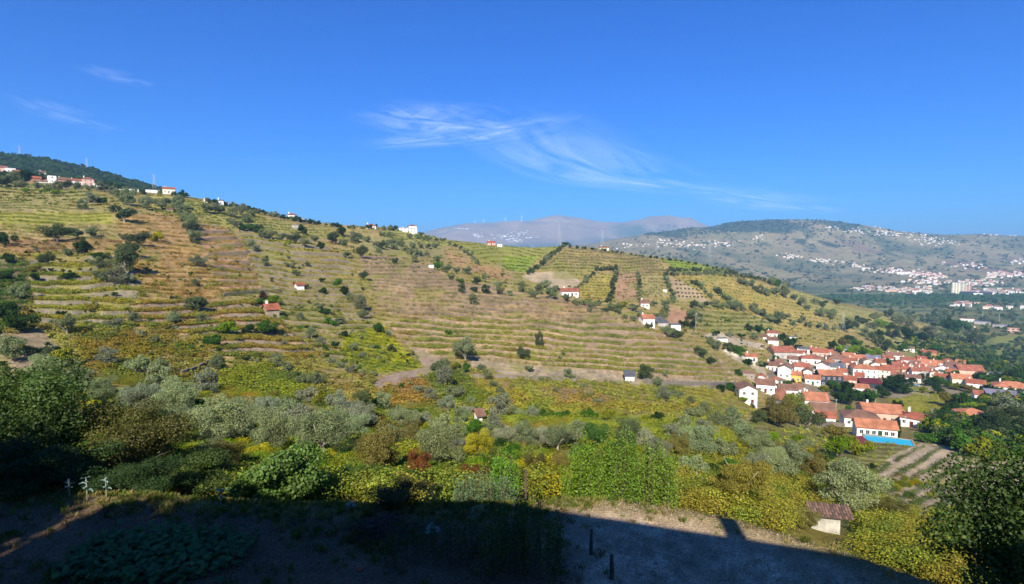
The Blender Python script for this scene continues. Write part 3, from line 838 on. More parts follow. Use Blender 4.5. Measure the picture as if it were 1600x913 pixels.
# vines of every plot, planted in rows along the terraces
vine_all = []
for pi, p in enumerate(PLOTS):
    nm, poly, soil, vc, sp, amp, ang, dens, wc = p
    if vc is None: continue
    ax = np.array(poly); x0, y0 = ax.min(0); x1, y1 = ax.max(0)
    x0 = max(x0, -110); x1 = min(x1, 1710); y1 = min(y1, 930)
    # candidate points: walk the rows in photo space
    step = 2.6 if (y1 + y0) / 2 < 430 else (3.2 if (y1 + y0) / 2 < 640 else 6.5)
    if sp >= 14 and ang: step = 7
    gx, gy = np.meshgrid(np.arange(x0, x1, step), np.arange(y0, y1, 1.0))
    gx = gx.ravel() + RNG.uniform(-.4, .4, gx.size) * step; gy = gy.ravel()
    m = inpoly(gx + fbm(gx / 9, gy / 9, 2, 51) * 1.6, gy + fbm(gx / 9 + 40, gy / 9, 2, 52) * 1.2, poly)
    for q in PLOTS[pi + 1:]: m &= ~inpoly(gx, gy, q[1])
    gx, gy = gx[m], gy[m]
    s = rowcoord(p, gx, gy); f = 1 - (s - np.floor(s))
    rows_ = [.2] if sp < 8.5 else ([.12, .5] if sp < 12.5 else ([.08, .22, .36, .5, .62] if sp < 18 else [.3]))
    keep = np.zeros(gx.size, bool)
    tol = 1.4 if sp > 18 else .62
    for r_ in rows_: keep |= np.abs(f - r_ - .12 * fbm(gx / 15, gy / 8, 2, 137)) < tol / sp * math.cos(rad(min(abs(ang), 60)))
    keep &= RNG.random(gx.size) < dens * (1 if sp > 18 else np.clip(.3 + 1.0 * vnoise(gx / 22, gy / 8, 131), 0, 1))
    gx, gy, s = gx[keep], gy[keep], s[keep]
    if not gx.size: continue
    x, y, z = gp(gx, gy)
    ok = (y < 1000) & (y > edge_at(x, y) + 1.5) & ~((gx > 1228) & (gx < 1345) & (gy > 798) & (gy < 862))
    gx, gy, x, y = gx[ok], gy[ok], x[ok], y[ok]
    _, off, _ = paint(gx, gy, y)
    z = Hn(x, y) + off * np.clip((y - 30) / 30, 0, 1)
    c = np.tile(hexc(vc, .76) * [.93, 1, 1.2], (len(x), 1))
    k = fbm(gx / 40, gy / 16, 3, 141)
    g = np.clip(k * 1.8 + RNG.normal(0, .25, len(x)), 0, .8)[:, None]
    c = c * (1 - g) + hexc('#74883c', .7) * g
    k2 = np.clip(-k * 1.2 - .2 + RNG.normal(0, .16, len(x)), 0, .6)[:, None]
    c = c * (1 - k2) + hexc('#a87f44', .7) * k2
    c = c * RNG.uniform(.72, 1.28, (len(x), 1))
    vine_all.append((nm, x, y, z, c, sp))
indiv = []
for nm, x, y, z, c, sp in vine_all:
    near = y < 75
    for i in np.nonzero(near)[0]: indiv.append((y[i], x[i], z[i], c[i], nm))
indiv.sort(key=lambda v: v[0])
IND = indiv[:300]; lim = IND[-1][0] if IND else 0
VN_O = []
for m_ in VINE_NEAR:
    k = m_.copy(); k.materials[0] = M_LEAF; VN_O.append(k)
for j, (y, x, z, c, nm) in enumerate(IND):
    o = link('grape_vine', VN_O[j % 4], None, (x, y, z), random.uniform(-.4, .4), c)
    s_ = random.uniform(1.0, 1.5); o.scale = (s_ * 1.15, s_, s_ * random.uniform(.8, 1.1))
    ppx = float(project(x, y, z)[0])
    spot = 'left of the round brown tree' if ppx < 1100 else 'under the round brown tree' if ppx < 1215 else 'left of the whitewashed shed' if ppx < 1290 else 'right of the whitewashed shed' if ppx < 1400 else 'below the ploughed slope' if ppx < 1480 else 'beneath the large dark tree'
    where = {'vines by the pole': 'by the grey pole', 'vines below the terrace': spot, 'vines behind the tall bushes': 'behind the fig bush'}.get(nm, 'in the plot below the terrace')
    tag(o, 'yellowing grape vine ' + where, 'grape vine', 'grape vines ' + where)
for nm, x, y, z, c, sp in vine_all:
    for src, lo, hi, sz in ((VINE_NEAR, lim, 100, 1.25), (VINE_MID, 100, 330, 1.25), (VINE_FAR, 330, 3000, 1.45)):
        m = (y > lo) & (y <= hi)
        if not m.any(): continue
        n = m.sum(); S = RNG.uniform(.75, 1.2, n) * sz * (.75 if nm == 'ploughed slope' or nm == 'ravine' else .95)
        scatter('vine_rows', 'vine rows of the ' + nm, src, np.stack([x[m], y[m], z[m]], 1), np.stack([S * 1.35, S, S * RNG.uniform(.7, 1.05, n)], 1), RNG.uniform(-.3, .3, n), c[m])
print('vines', sum(len(v[1]) for v in vine_all), 'individual to', lim)

# ------------------------------------------------------------------ buildings
ROOF = {'orange': hexc('#cd8866', .74), 'red': hexc('#b4705a', .72), 'brown': hexc('#9c7662', .68), 'old': hexc('#a37a66', .68), 'grey': hexc('#73757a', .75), 'terra': hexc('#ba7054', .72), 'lilac': hexc('#9b93a5', .8), 'maroon': hexc('#6d3238', .8)}
WALL = {'white': hexc('#f2f0ea', .86), 'cream': hexc('#e6dfc4', .85), 'pink': hexc('#e0b7a3', .8), 'yellow': hexc('#e8b85a', .85), 'grey': hexc('#b3aea6', .8), 'stone': hexc('#a39580', .75), 'dark': hexc('#3a3d48', .8), 'brick': hexc('#b98a6c', .75), 'block': hexc('#aaa79b', .8)}
def _winmesh(w_, h_):
    m = MB(); t = .09
    m.box((0, 0, h_ / 2 - t / 2), (w_, .1, t)); m.box((0, 0, -h_ / 2 + t / 2), (w_, .1, t))
    m.box((-w_ / 2 + t / 2, 0, 0), (t, .094, h_ - 2 * t)); m.box((w_ / 2 - t / 2, 0, 0), (t, .094, h_ - 2 * t)); m.box((0, 0, 0), (t * .6, .088, h_ - 2 * t))
    return m.mesh('window', [M_FRAME])
def _panemesh(w_, h_, mat):
    m = MB(); m.box((0, .0, 0), (w_ - .16, .06, h_ - .16)); return m.mesh('pane', [mat])
WIN = {False: (_winmesh(1.15, 1.3), _panemesh(1.15, 1.3, M_GLASS)), True: (_winmesh(1.3, 2.1), _panemesh(1.3, 2.1, M_GLASS))}
_dm = MB(); _dm.box((0, 0, 1.05), (1.1, .1, 2.1)); _dm.box((0, 0, 2.14), (1.3, .14, .08)); DOOR = _dm.mesh('door', [M_TINT])
_cm = MB(); _cm.box((0, 0, 0), (.7, .6, 1.6)); _cm.box((0, 0, .86), (.86, .76, .12)); _cm.box((0, 0, 1.0), (.5, .45, .16)); CHIM = _cm.mesh('chimney', [M_PLASTER])

def roof_mesh(W_, Dp, h, rise, typ, over=.45, th=.22):
    """roof slabs with uv in metres (u across the slope, v down it)"""
    m = MB()
    a, b = W_ / 2 + over, Dp / 2 + over
    if typ == 'flat':
        m.box((0, 0, h + .12), (W_ + .3, Dp + .3, .24)); return m
    if typ == 'y':                                       # ridge runs front to back
        s = rise / (W_ / 2); e = h - over * s
        for sg in (-1, 1):
            P = [(0, -b, h + rise), (0, b, h + rise), (sg * a, b, e), (sg * a, -b, e)]
            L_ = math.hypot(a, a * s); uv = [(0, 0), (2 * b, 0), (2 * b, L_), (0, L_)]
            if sg > 0: P = P[::-1]; uv = uv[::-1]
            slab(m, P, uv, th)
    elif typ == 'x':                                     # ridge runs left to right
        s = rise / (Dp / 2); e = h - over * s
        for sg in (-1, 1):
            P = [(-a, 0, h + rise), (a, 0, h + rise), (a, sg * b, e), (-a, sg * b, e)]
            L_ = math.hypot(b, b * s); uv = [(0, 0), (2 * a, 0), (2 * a, L_), (0, L_)]
            if sg < 0: P = P[::-1]; uv = uv[::-1]
            slab(m, P, uv, th)
    elif typ == 'mono':                                  # one slope falling to the front
        e = h - over * rise / Dp
        P = [(-a, -b, e), (a, -b, e), (a, b, h + rise + over * rise / Dp), (-a, b, h + rise + over * rise / Dp)]
        L_ = math.hypot(2 * b, rise); slab(m, P, [(0, L_), (2 * a, L_), (2 * a, 0), (0, 0)], th)
    else:                                                # hip
        r = max(W_ - Dp, .6) / 2; z0 = h - .1
        if W_ >= Dp: q0, q1 = (-r, 0, h + rise), (r, 0, h + rise)
        else: q0 = q1 = (0, 0, h + rise)
        A, B_, C_, D_ = (-a, -b, z0), (a, -b, z0), (a, b, z0), (-a, b, z0)
        L_ = math.hypot(b, rise)
        m.quad([A, B_, q1, q0], 0, [(0, L_), (2 * a, L_), (a + r, 0), (a - r, 0)])
        m.quad([C_, D_, q0, q1], 0, [(0, L_), (2 * a, L_), (a + r, 0), (a - r, 0)])
        m.quad([B_, C_, q1], 0, [(0, L_), (2 * b, L_), (b, 0)]); m.quad([D_, A, q0], 0, [(0, L_), (2 * b, L_), (b, 0)])
        m.box((0, 0, z0 - .09), (2 * a - .02, 2 * b - .02, .17))
    return m
def slab(m, P, uv, th):
    up = [(p[0], p[1], p[2] + th) for p in P]
    m.quad(up, 0, uv); m.quad(P[::-1], 0)
    for i in range(4):
        j = (i + 1) % 4; m.quad([P[i], P[j], up[j], up[i]], 0)

def house(px, py, wpx, hm=5.0, dm=8.0, yaw=15, roof='x', rc='terra', wc='white', label='', win=(1, 2), rise=None, chim=1, group='houses of the village', cat='house', name='house', door=True, sidewin=False, D=None, base=2.5):
    if D is None: x, y, z = [float(v[0]) for v in gp(px, py)]
    else:
        t, _ = ray(px, py); y = D; x = float(t) * D; z = float(ray(px, py)[1]) * D
    Wm = wpx / FPX * y; a = -math.atan2(x, y) + rad(yaw)
    f = Vector((math.sin(a), -math.cos(a), 0))
    c = Vector((x, y, z)) - f * dm / 2
    root = thing(name, label, cat, c, a, group)
    if rise is None: rise = {'x': .24 * dm, 'y': .24 * Wm, 'hip': .22 * min(dm, Wm), 'mono': .2 * dm, 'flat': 0}[roof]
    m = MB(); z0 = -base
    m.box((0, 0, (hm + z0) / 2), (Wm, dm, hm - z0))
    if roof == 'y':
        for s in (-1, 1):
            P = [(-Wm / 2, s * dm / 2, hm), (Wm / 2, s * dm / 2, hm), (0, s * dm / 2, hm + rise)]
            m.quad(P if s < 0 else P[::-1])
    if roof in ('x', 'mono'):
        for s in (-1, 1):
            P = [(s * Wm / 2, -dm / 2, hm), (s * Wm / 2, dm / 2, hm), (s * Wm / 2, 0 if roof == 'x' else dm / 2, hm + rise)]
            m.quad(P if s > 0 else P[::-1])
    if roof == 'mono': m.quad([(Wm / 2, dm / 2, hm), (-Wm / 2, dm / 2, hm), (-Wm / 2, dm / 2, hm + rise), (Wm / 2, dm / 2, hm + rise)])
    col = WALL[wc] * random.uniform(.93, 1.03)
    link('wall', m.mesh('wall', [M_PLASTER]), root, color=col)
    rcol = ROOF[rc] * random.uniform(.88, 1.08)
    ro = link('roof', roof_mesh(Wm, dm, hm, rise, roof).mesh('roof', [M_TILE if roof != 'flat' else M_TINT]), root, color=rcol)
    if chim:
        for k in range(chim):
            sx = (-.3 + .55 * k) * Wm
            zz = hm + rise * (.75 if roof in ('x', 'hip') else .55) + .5
            link('chimney', CHIM, ro, (sx, .12 * dm, zz), color=WALL['white'] * .9)
    R, Cn = win
    fh = hm / max(R, 1)
    for r in range(R):
        for c_ in range(Cn):
            xx = (-.5 + (c_ + .5) / Cn) * Wm * .92; tall = fh > 3.4
            zz = r * fh + (1.5 if not tall else 1.8)
            if zz + .7 > hm: continue
            if door and r == 0 and c_ == Cn // 2 and Wm > 6:
                link('door', DOOR, root, (xx, -dm / 2 - .052, 0), color=hexc(random.choice(['#5a3b2a', '#2f4a3a', '#6b2a24', '#7c7c7c']))); continue
            wo = link('window', WIN[False][0], root, (xx, -dm / 2 - .047, zz)); link('pane', WIN[False][1], wo, (0, -.002, 0))
        if sidewin:
            for s in (-1, 1):
                zz = r * fh + 1.5
                wo = link('window', WIN[False][0], root, (s * (Wm / 2 + .047), -.1 * dm, zz), math.pi / 2); link('pane', WIN[False][1], wo, (0, 0, 0))
    return root

V = house
# the village, from its left edge to its right edge
V(1169, 632, 27, 6.2, 9, 14, 'y', 'brown', 'white', 'white two storey gabled house alone at the left tip of the village', (2, 2), chim=0, sidewin=True)
V(1196, 614, 27, 4.2, 8, 5, 'x', 'old', 'white', 'low white house with brown roof behind the white gabled one', (1, 3))
V(1208, 541, 15, 4.2, 6, 10, 'mono', 'brown', 'white', 'plain white box house above the long dark gabled one', (0, 0), chim=0)
V(1197, 533, 10, 3, 6, 25, 'mono', 'brown', 'white', 'small white annex left of the plain white box', (0, 0), chim=0)
V(1207, 527, 15, 3.2, 7, 12, 'x', 'red', 'white', 'red roofed house topmost in the village, behind the white box', (1, 2))
V(1227, 561, 34, 4.6, 13, 24, 'x', 'red', 'grey', 'large red roofed house with a long dark left gable', (1, 4), sidewin=True)
V(1174, 566, 17, 3, 6, 8, 'x', 'orange', 'white', 'tiny orange roofed house by the pale lane', (1, 2))
V(1207, 580, 19, 3.2, 7, 5, 'x', 'brown', 'white', 'low brown roofed house joined to the tall white gable', (1, 3))
V(1225, 592, 19, 6.2, 9, -8, 'y', 'old', 'white', 'tall blank white gable wall near the village centre', (1, 2), chim=0, door=False)
V(1243, 598, 15, 4.6, 6, -4, 'x', 'orange', 'yellow', 'yellow house with orange roof', (1, 2), chim=0)
V(1270, 602, 22, 3.6, 7, 8, 'x', 'orange', 'white', 'white house under a bright orange roof right of the yellow house', (1, 3))
V(1299, 604, 34, 6.6, 10, 18, 'x', 'orange', 'dark', 'two storey house with shaded dark front and white shutters', (2, 4), sidewin=True)  # shade on the left-facing facade is put into the dark wall colour
V(1253, 584, 22, 4.4, 8, 8, 'x', 'red', 'white', 'long red roofed white house behind the yellow house', (1, 3))
V(1267, 569, 27, 3.8, 9, 10, 'hip', 'red', 'white', 'hipped red roof house with two small windows in its white wall', (1, 2))
V(1252, 559, 13, 3, 7, 10, 'x', 'red', 'white', 'small red roofed house right of the large dark gable', (1, 1))
V(1285, 558, 28, 3.4, 8, 6, 'x', 'terra', 'pink', 'long pink walled house at the back of the village', (1, 4))
V(1311, 570, 31, 4.2, 11, 14, 'hip', 'brown', 'grey', 'broad brown hipped house with deep shaded eaves', (1, 4))
V(1306, 582, 27, 3.6, 9, 8, 'x', 'grey', 'cream', 'grey roofed building in the village centre', (1, 4), chim=0)
V(1284, 581, 16, 4.5, 7, -10, 'y', 'brown', 'white', 'white gable beside the grey roofed building', (1, 1), chim=0)
V(1352, 592, 34, 6.6, 10, 10, 'hip', 'orange', 'white', 'big white house with bright orange hipped roof and balcony windows', (2, 4), sidewin=True)
V(1379, 591, 20, 5.6, 8, 4, 'x', 'terra', 'cream', 'cream block attached right of the big white house', (2, 3))
V(1326, 564, 16, 3.4, 8, 15, 'x', 'orange', 'pink', 'orange roofed pink house in the back row', (1, 2))
V(1344, 567, 16, 3.4, 8, 18, 'x', 'orange', 'cream', 'orange roofed cream house beside the lilac roof', (1, 2))
V(1361, 566, 19, 3, 8, -12, 'mono', 'lilac', 'grey', 'shed with pale lilac roof', (0, 0), chim=0, cat='shed', name='shed')
V(1398, 562, 22, 3.6, 8, 12, 'x', 'old', 'white', 'long white house with dark chimney at the back right', (1, 3), chim=2)
V(1420, 569, 18, 3.2, 8, 12, 'x', 'red', 'white', 'low white house below the dark green tree', (1, 3))
V(1420, 549, 15, 3, 7, 10, 'x', 'brown', 'white', 'small white house apart above the village beside a pale tower', (1, 2))
V(1451, 555, 21, 2.6, 8, 12, 'x', 'terra', 'brick', 'terracotta roof sunk among trees above the village', (0, 0))
V(1450, 574, 25, 3.2, 9, 14, 'x', 'orange', 'pink', 'bright terracotta house in the right half of the back row', (1, 3))
V(1448, 587, 27, 3.6, 9, 10, 'hip', 'red', 'grey', 'red hipped house with grey wall mid right', (1, 3))
V(1474, 584, 23, 3.6, 9, -14, 'y', 'old', 'white', 'white gabled house with shrubs before it', (1, 2))
V(1490, 577, 20, 3.2, 8, 8, 'x', 'brown', 'white', 'brown roofed house left of the long red barn', (1, 2))
V(1518, 588, 33, 4.2, 13, 18, 'x', 'red', 'pink', 'long red roofed barn with orange end wall', (0, 0), chim=0, cat='barn', name='barn')
V(1503, 603, 25, 4.6, 10, 12, 'x', 'orange', 'cream', 'bright orange roofed house below the long barn', (1, 2))
V(1525, 607, 24, 3.2, 8, 8, 'x', 'terra', 'white', 'white cottage right of the bright orange roof', (1, 2))
V(1473, 597, 24, 3, 8, -10, 'x', 'terra', 'white', 'white cottage in front of the white gabled house', (1, 3))
V(1419, 585, 17, 3.4, 7, 10, 'x', 'terra', 'pink', 'small pink house with flat terrace on its roof', (1, 2))
V(1427, 598, 20, 3.2, 7, 10, 'x', 'brown', 'white', 'brown roofed white cottage by the parked cars', (1, 2))
V(1393, 583, 22, 3, 8, 8, 'x', 'red', 'brick', 'red roofs huddled behind the parked cars', (1, 2))
V(1403, 594, 18, 3, 6, 6, 'mono', 'brown', 'stone', 'stone shed by the parked cars', (0, 0), chim=0, cat='shed', name='shed')
V(1370, 684, 56, 3.0, 6, 14, 'x', 'orange', 'white', 'long low orange roofed pool house', (1, 6), chim=0, rise=1.7)
V(1347, 668, 50, 3.4, 9.5, 12, 'hip', 'brown', 'white', 'white house with brown hipped roof behind the pool house', (1, 5), chim=0)
V(1382, 662, 56, 4.2, 13, 16, 'x', 'orange', 'pink', 'large villa with wide orange roof above the pool', (1, 5), rise=2.2)
V(1424, 668, 32, 3.6, 9, -14, 'hip', 'terra', 'white', 'terracotta roofed wing at the right end of the villa', (1, 3))
V(1524, 664, 40, 3.8, 9, 18, 'hip', 'orange', 'white', 'orange hipped house alone among trees at the right', (1, 3), chim=0)
V(1584, 617, 48, 4.4, 12, 10, 'hip', 'orange', 'white', 'large orange hipped house at the right edge of the photo', (1, 5))
V(1574, 627, 50, 2.8, 8, 14, 'mono', 'lilac', 'grey', 'long shed with lilac sheet roof before the large hipped house', (0, 0), chim=0, cat='shed', name='shed')
V(1590, 634, 30, 2.6, 7, 10, 'x', 'red', 'brick', 'red roofed shed in front of the lilac sheet roof', (0, 0), chim=0, cat='shed', name='shed')
V(1535, 624, 20, 2.4, 7, 14, 'x', 'red', 'white', 'low red roofed hut left of the lilac sheet roof', (0, 0), chim=0)
V(1549, 591, 29, 3.4, 8, 12, 'flat', 'grey', 'grey', 'grey flat roofed building right of the long barn', (1, 4), chim=0)
V(1232, 620, 27, 3.4, 8, 10, 'x', 'brown', 'white', 'brown roofed house at the top of the lower cluster', (1, 2))
V(1276, 637, 34, 3.2, 11, 12, 'x', 'orange', 'white', 'long white wall under orange roof in the lower cluster', (0, 0), chim=1)
V(1248, 618, 16, 3.4, 8, 6, 'x', 'old', 'white', 'narrow house between the brown and the orange roofs', (1, 1), chim=0)
V(1241, 641, 28, 3.6, 10, 32, 'y', 'orange', 'white', 'sloping white gable with an orange roof strip', (0, 0), chim=0)
V(1287, 654, 34, 3.2, 9, 10, 'x', 'brown', 'white', 'brown roofed house second from the bottom of the lower cluster', (1, 2), chim=0)
V(1291, 663, 26, 2.6, 6, 10, 'x', 'terra', 'white', 'lowest house of the lower cluster, by the stone wall', (0, 0), chim=0)
V(1344, 615, 24, 3.2, 7, 10, 'x', 'orange', 'white', 'white cottage with orange roof among dark trees', (1, 2))
V(1361, 607, 30, 3.2, 9, 20, 'x', 'maroon', 'dark', 'dark open sided shed behind the cottage among trees', (0, 0), chim=0, cat='shed', name='shed')
V(1328, 604, 18, 4.2, 7, 6, 'x', 'terra', 'pink', 'pink house right of the one with the shaded front', (1, 2))
V(1170, 592, 18, 2.8, 7, 10, 'flat', 'brown', 'stone', 'roofless stone ruin behind the gabled house', (1, 2), chim=0, cat='ruin', name='stone_ruin')
V(1239, 531, 10, 2, 4, 10, 'flat', 'grey', 'white', 'tiny white tank house on the slope above the village', (0, 0), chim=0)
V(1256, 552, 16, 3, 8, 10, 'hip', 'grey', 'white', 'white house with dark grey roof at the back', (1, 2), chim=0)
V(1323, 551, 15, 3, 8, 10, 'x', 'grey', 'grey', 'grey roofed house behind the orange ones', (1, 2), chim=0)
V(1376, 573, 13, 3, 8, 10, 'x', 'terra', 'cream', 'narrow cream house above the cream block', (1, 1))
V(1437, 580, 12, 3.2, 7, 10, 'x', 'terra', 'white', 'narrow white house between two terracotta roofs', (1, 1))
V(1465, 573, 14, 3, 7, 10, 'x', 'orange', 'white', 'small white house at the back, right of the terracotta one', (1, 2))
V(1337, 582, 12, 4.5, 7, 8, 'y', 'terra', 'white', 'narrow white gable left of the big white house', (2, 1), chim=0)
fill = [(1190, 600, 12), (1218, 575, 10), (1262, 590, 12), (1276, 594, 10), (1240, 570, 12), (1296, 572, 14), (1322, 576, 12), (1331, 572, 12), (1356, 573, 12), (1368, 577, 12), (1388, 566, 14), (1408, 572, 12), (1402, 579, 13), (1412, 577, 12), (1428, 574, 12), (1432, 589, 12), (1441, 566, 12), (1460, 590, 12), (1482, 571, 12), (1458, 579, 12), (1500, 572, 12), (1272, 553, 12), (1300, 561, 12), (1318, 591, 11), (1343, 598, 12), (1395, 592, 10), (1220, 628, 12), (1262, 628, 14), (1210, 606, 10), (1486, 590, 14)]
for i, (px, py, w_) in enumerate(fill):
    near_ = min(fill, key=lambda f: 0)
    V(px, py, w_, random.uniform(2.8, 4.2), random.uniform(6, 8), random.uniform(-10, 20), random.choice(['x', 'x', 'y', 'hip']), random.choice(['brown', 'old', 'terra', 'red', 'orange']), random.choice(['white', 'white', 'cream', 'pink', 'stone']),
      'small wedged-in house of the village, %dth of the small ones counted from the left' % (sorted(f[0] for f in fill).index(px) + 1), (1, 2), chim=i % 2)
# buildings out on the slopes
gs = 'farm buildings on the slopes'
V(427, 497, 19, 2.8, 4.5, 16, 'x', 'terra', 'stone', 'brick hut with terracotta roof below the purple tree', (0, 0), chim=1, group=gs, cat='hut', name='hut', rise=1.5)
V(470, 453, 11, 2.0, 3.5, 20, 'x', 'terra', 'white', 'tiny white hut higher up the yellow slope', (0, 0), chim=0, group=gs, cat='hut', name='hut')
V(891, 464, 27, 3.2, 7, 12, 'x', 'red', 'white', 'long white farmhouse by the olive line', (1, 4), group=gs)
V(1008, 481, 13, 3, 7, 8, 'x', 'old', 'white', 'pinkish roofed house above the orange roofed farmhouse', (1, 2), group=gs)
V(1014, 510, 19, 4.2, 7, 22, 'x', 'orange', 'white', 'white farmhouse with orange roof at the end of the terraces', (1, 2), group=gs)
V(1036, 513, 17, 3, 9, 26, 'mono', 'grey', 'grey', 'grey sheet roofed barn joined to the farmhouse', (0, 0), chim=0, group=gs, cat='barn', name='barn')
V(1056, 518, 15, 3.2, 7, 14, 'flat', 'grey', 'white', 'white flat block right of the grey barn', (0, 0), chim=0, group=gs)
V(1128, 534, 20, 1.6, 4, 30, 'flat', 'grey', 'white', 'low white walled tank by the pale lane', (0, 0), chim=0, group=gs, cat='water tank', name='water_tank')
V(984, 597, 14, 2.0, 4, 5, 'mono', 'grey', 'white', 'white shed with sheet roof at the end of the track', (0, 0), chim=0, group=gs, cat='shed', name='shed')
V(674, 419, 7, 2, 4, 10, 'flat', 'grey', 'white', 'small white tank at the head of the brown terraces', (0, 0), chim=0, group=gs, cat='water tank', name='water_tank')
V(1039, 456, 6, 2, 3.5, 0, 'flat', 'grey', 'cream', 'tiny cream hut in the striped plot', (0, 0), chim=0, group=gs, cat='hut', name='hut')
V(265, 332, 9, 2, 3, 0, 'mono', 'brown', 'stone', 'ruined stone hut at the head of the ochre vineyard', (0, 0), chim=0, group=gs, cat='hut', name='hut')
V(751, 665, 6, 1.6, 2, 20, 'x', 'old', 'white', 'tiny white well house beside the cypress', (0, 0), chim=0, group=gs, cat='hut', name='hut')
gr = 'houses along the ridge'
V(638, 364, 27, 4.4, 10, 5, 'flat', 'red', 'white', 'white modern villa standing on the ridge', (2, 5), chim=1, group=gr)
V(645, 363, 12, 6.4, 16, 5, 'hip', 'red', 'white', 'upper red roofed block behind the modern villa', (0, 0), chim=0, group=gr)
V(580, 358, 15, 3, 8, 8, 'hip', 'terra', 'cream', 'cream house on the ridge left of the villa', (1, 3), group=gr)
V(457, 343, 13, 4, 7, 10, 'hip', 'red', 'white', 'white house perched on the steep ridge line', (1, 3), group=gr)
V(471, 347, 9, 3, 7, 10, 'flat', 'grey', 'grey', 'pale block right of the perched white house', (1, 2), chim=0, group=gr)
V(463, 358, 13, 2.6, 6, 4, 'flat', 'grey', 'grey', 'concrete store below the ridge trees', (0, 0), chim=0, group=gr, cat='shed', name='shed')
V(418, 330, 8, 3, 7, 4, 'x', 'brown', 'cream', 'cream cottage half hidden by ridge trees', (1, 1), group=gr)
V(768, 384, 12, 3, 8, 5, 'x', 'terra', 'pink', 'pink house on the skyline of the green vineyard', (1, 3), group=gr)
V(781, 386, 7, 3, 6, 5, 'flat', 'grey', 'white', 'white cube beside the pink skyline house', (0, 0), chim=0, group=gr)
V(833, 385, 8, 2.6, 6, 5, 'flat', 'grey', 'white', 'white tank on the skyline', (0, 0), chim=0, group=gr, cat='water tank', name='water_tank')
V(882, 383, 14, 3, 8, 5, 'x', 'terra', 'cream', 'cream cottage at the top of the dividing hedge', (1, 2), group=gr)
V(944, 391, 14, 2.6, 6, 5, 'x', 'old', 'cream', 'low cottage on the skyline of the high terraces', (1, 2), group=gr)
V(345, 321, 8, 4, 7, 5, 'hip', 'grey', 'white', 'white gable between ridge trees', (1, 1), group=gr)
V(322, 317, 5, 3.4, 4, 5, 'flat', 'grey', 'white', 'narrow white tower on the ridge', (1, 1), chim=0, group=gr)
V(354, 322, 6, 3, 5, 5, 'flat', 'grey', 'white', 'small white cube at the ridge end', (0, 0), chim=0, group=gr)
gl = 'houses of the hamlet under the wooded hill'
for a_ in [(54, 286, 17, 4, 8, 8, 'x', 'terra', 'brick', 'terracotta roofed house at the left of the hamlet', (1, 3)),
           (70, 290, 20, 3.4, 8, 5, 'x', 'old', 'white', 'long low white house in the hamlet', (1, 4)),
           (82, 286, 10, 6.2, 7, 5, 'flat', 'grey', 'white', 'white tower house in the hamlet', (2, 1)),
           (98, 287, 12, 3.6, 8, 5, 'x', 'brown', 'brick', 'brown house between the white ones of the hamlet', (1, 2)),
           (121, 291, 20, 4.6, 8, 5, 'x', 'red', 'white', 'white house with wide red roof in the hamlet', (1, 4)),
           (138, 290, 15, 6.0, 8, 5, 'hip', 'red', 'pink', 'tall pink house in the hamlet', (2, 2)),
           (152, 292, 8, 3.2, 7, 5, 'flat', 'grey', 'white', 'small white cube at the right of the hamlet', (0, 0)),
           (4, 269, 12, 5, 8, 5, 'x', 'red', 'pink', 'pink house highest at the left edge', (1, 2)),
           (17, 270, 12, 5, 8, 5, 'flat', 'grey', 'white', 'white block at the left edge', (1, 2)),
           (27, 274, 9, 4, 8, 5, 'x', 'terra', 'pink', 'low pink annex below the white block', (1, 1)),
           (67, 274, 8, 3, 8, 5, 'x', 'brown', 'cream', 'brown roofed cottage in the wood', (1, 1)),
           (190, 301, 10, 3, 6, 0, 'flat', 'grey', 'cream', 'pale wall block right of the hamlet', (0, 0)),
           (209, 301, 13, 3, 6, 0, 'flat', 'grey', 'white', 'low white store on the shoulder of the hill', (0, 0)),
           (238, 302, 19, 3, 6, 0, 'flat', 'grey', 'white', 'long white store on the shoulder of the hill', (0, 0)),
           (264, 302, 17, 4, 8, 0, 'x', 'terra', 'cream', 'yellowish house at the end of the wooded hill', (1, 3))]:
    V(*a_, group=gl, D=(620 if a_[1] < 280 else 470 + a_[0] * .25), chim=1 if a_[6] != 'flat' else 0, base=9)

# ------------------------------------------------------------------ far towns
FH = []
for i in range(8):
    rng = np.random.default_rng(300 + i); m = MB()
    w_, d_, h_ = rng.uniform(.8, 1.5), rng.uniform(.6, .9), rng.uniform(.45, .8)
    m.box((0, 0, h_ / 2 - .3), (w_, d_, h_ + .6), 0, 0)
    if i % 4 == 3: m.box((0, 0, h_ + .03), (w_ + .06, d_ + .06, .06), 0, 1)
    else:
        a, b, r = w_ / 2 + .04, d_ / 2 + .04, .2
        m.quad([(-a, -b, h_), (a, -b, h_), (a * .7, 0, h_ + r), (-a * .7, 0, h_ + r)], 1); m.quad([(a, b, h_), (-a, b, h_), (-a * .7, 0, h_ + r), (a * .7, 0, h_ + r)], 1)
        m.quad([(a, -b, h_), (a, b, h_), (a * .7, 0, h_ + r)], 1); m.quad([(-a, b, h_), (-a, -b, h_), (-a * .7, 0, h_ + r)], 1)
    for k in range(3):
        for zz in ((.28,) if h_ < .6 else (.2, .5)): m.box(((k - 1) * w_ * .3, -d_ / 2 - .01, zz), (.1, .03, .14), 0, 2)
    FH.append(m)
M_FROOF = [plain_mat('far_roof_%d' % i, c, .9, .1, .1) for i, c in enumerate((ROOF['terra'], ROOF['brown'], hexc('#b8a99c', .7), ROOF['old']))]
FHM = [m.mesh('far_house', [M_PLASTER, M_FROOF[i % 4], M_GLASS]) for i, m in enumerate(FH)]
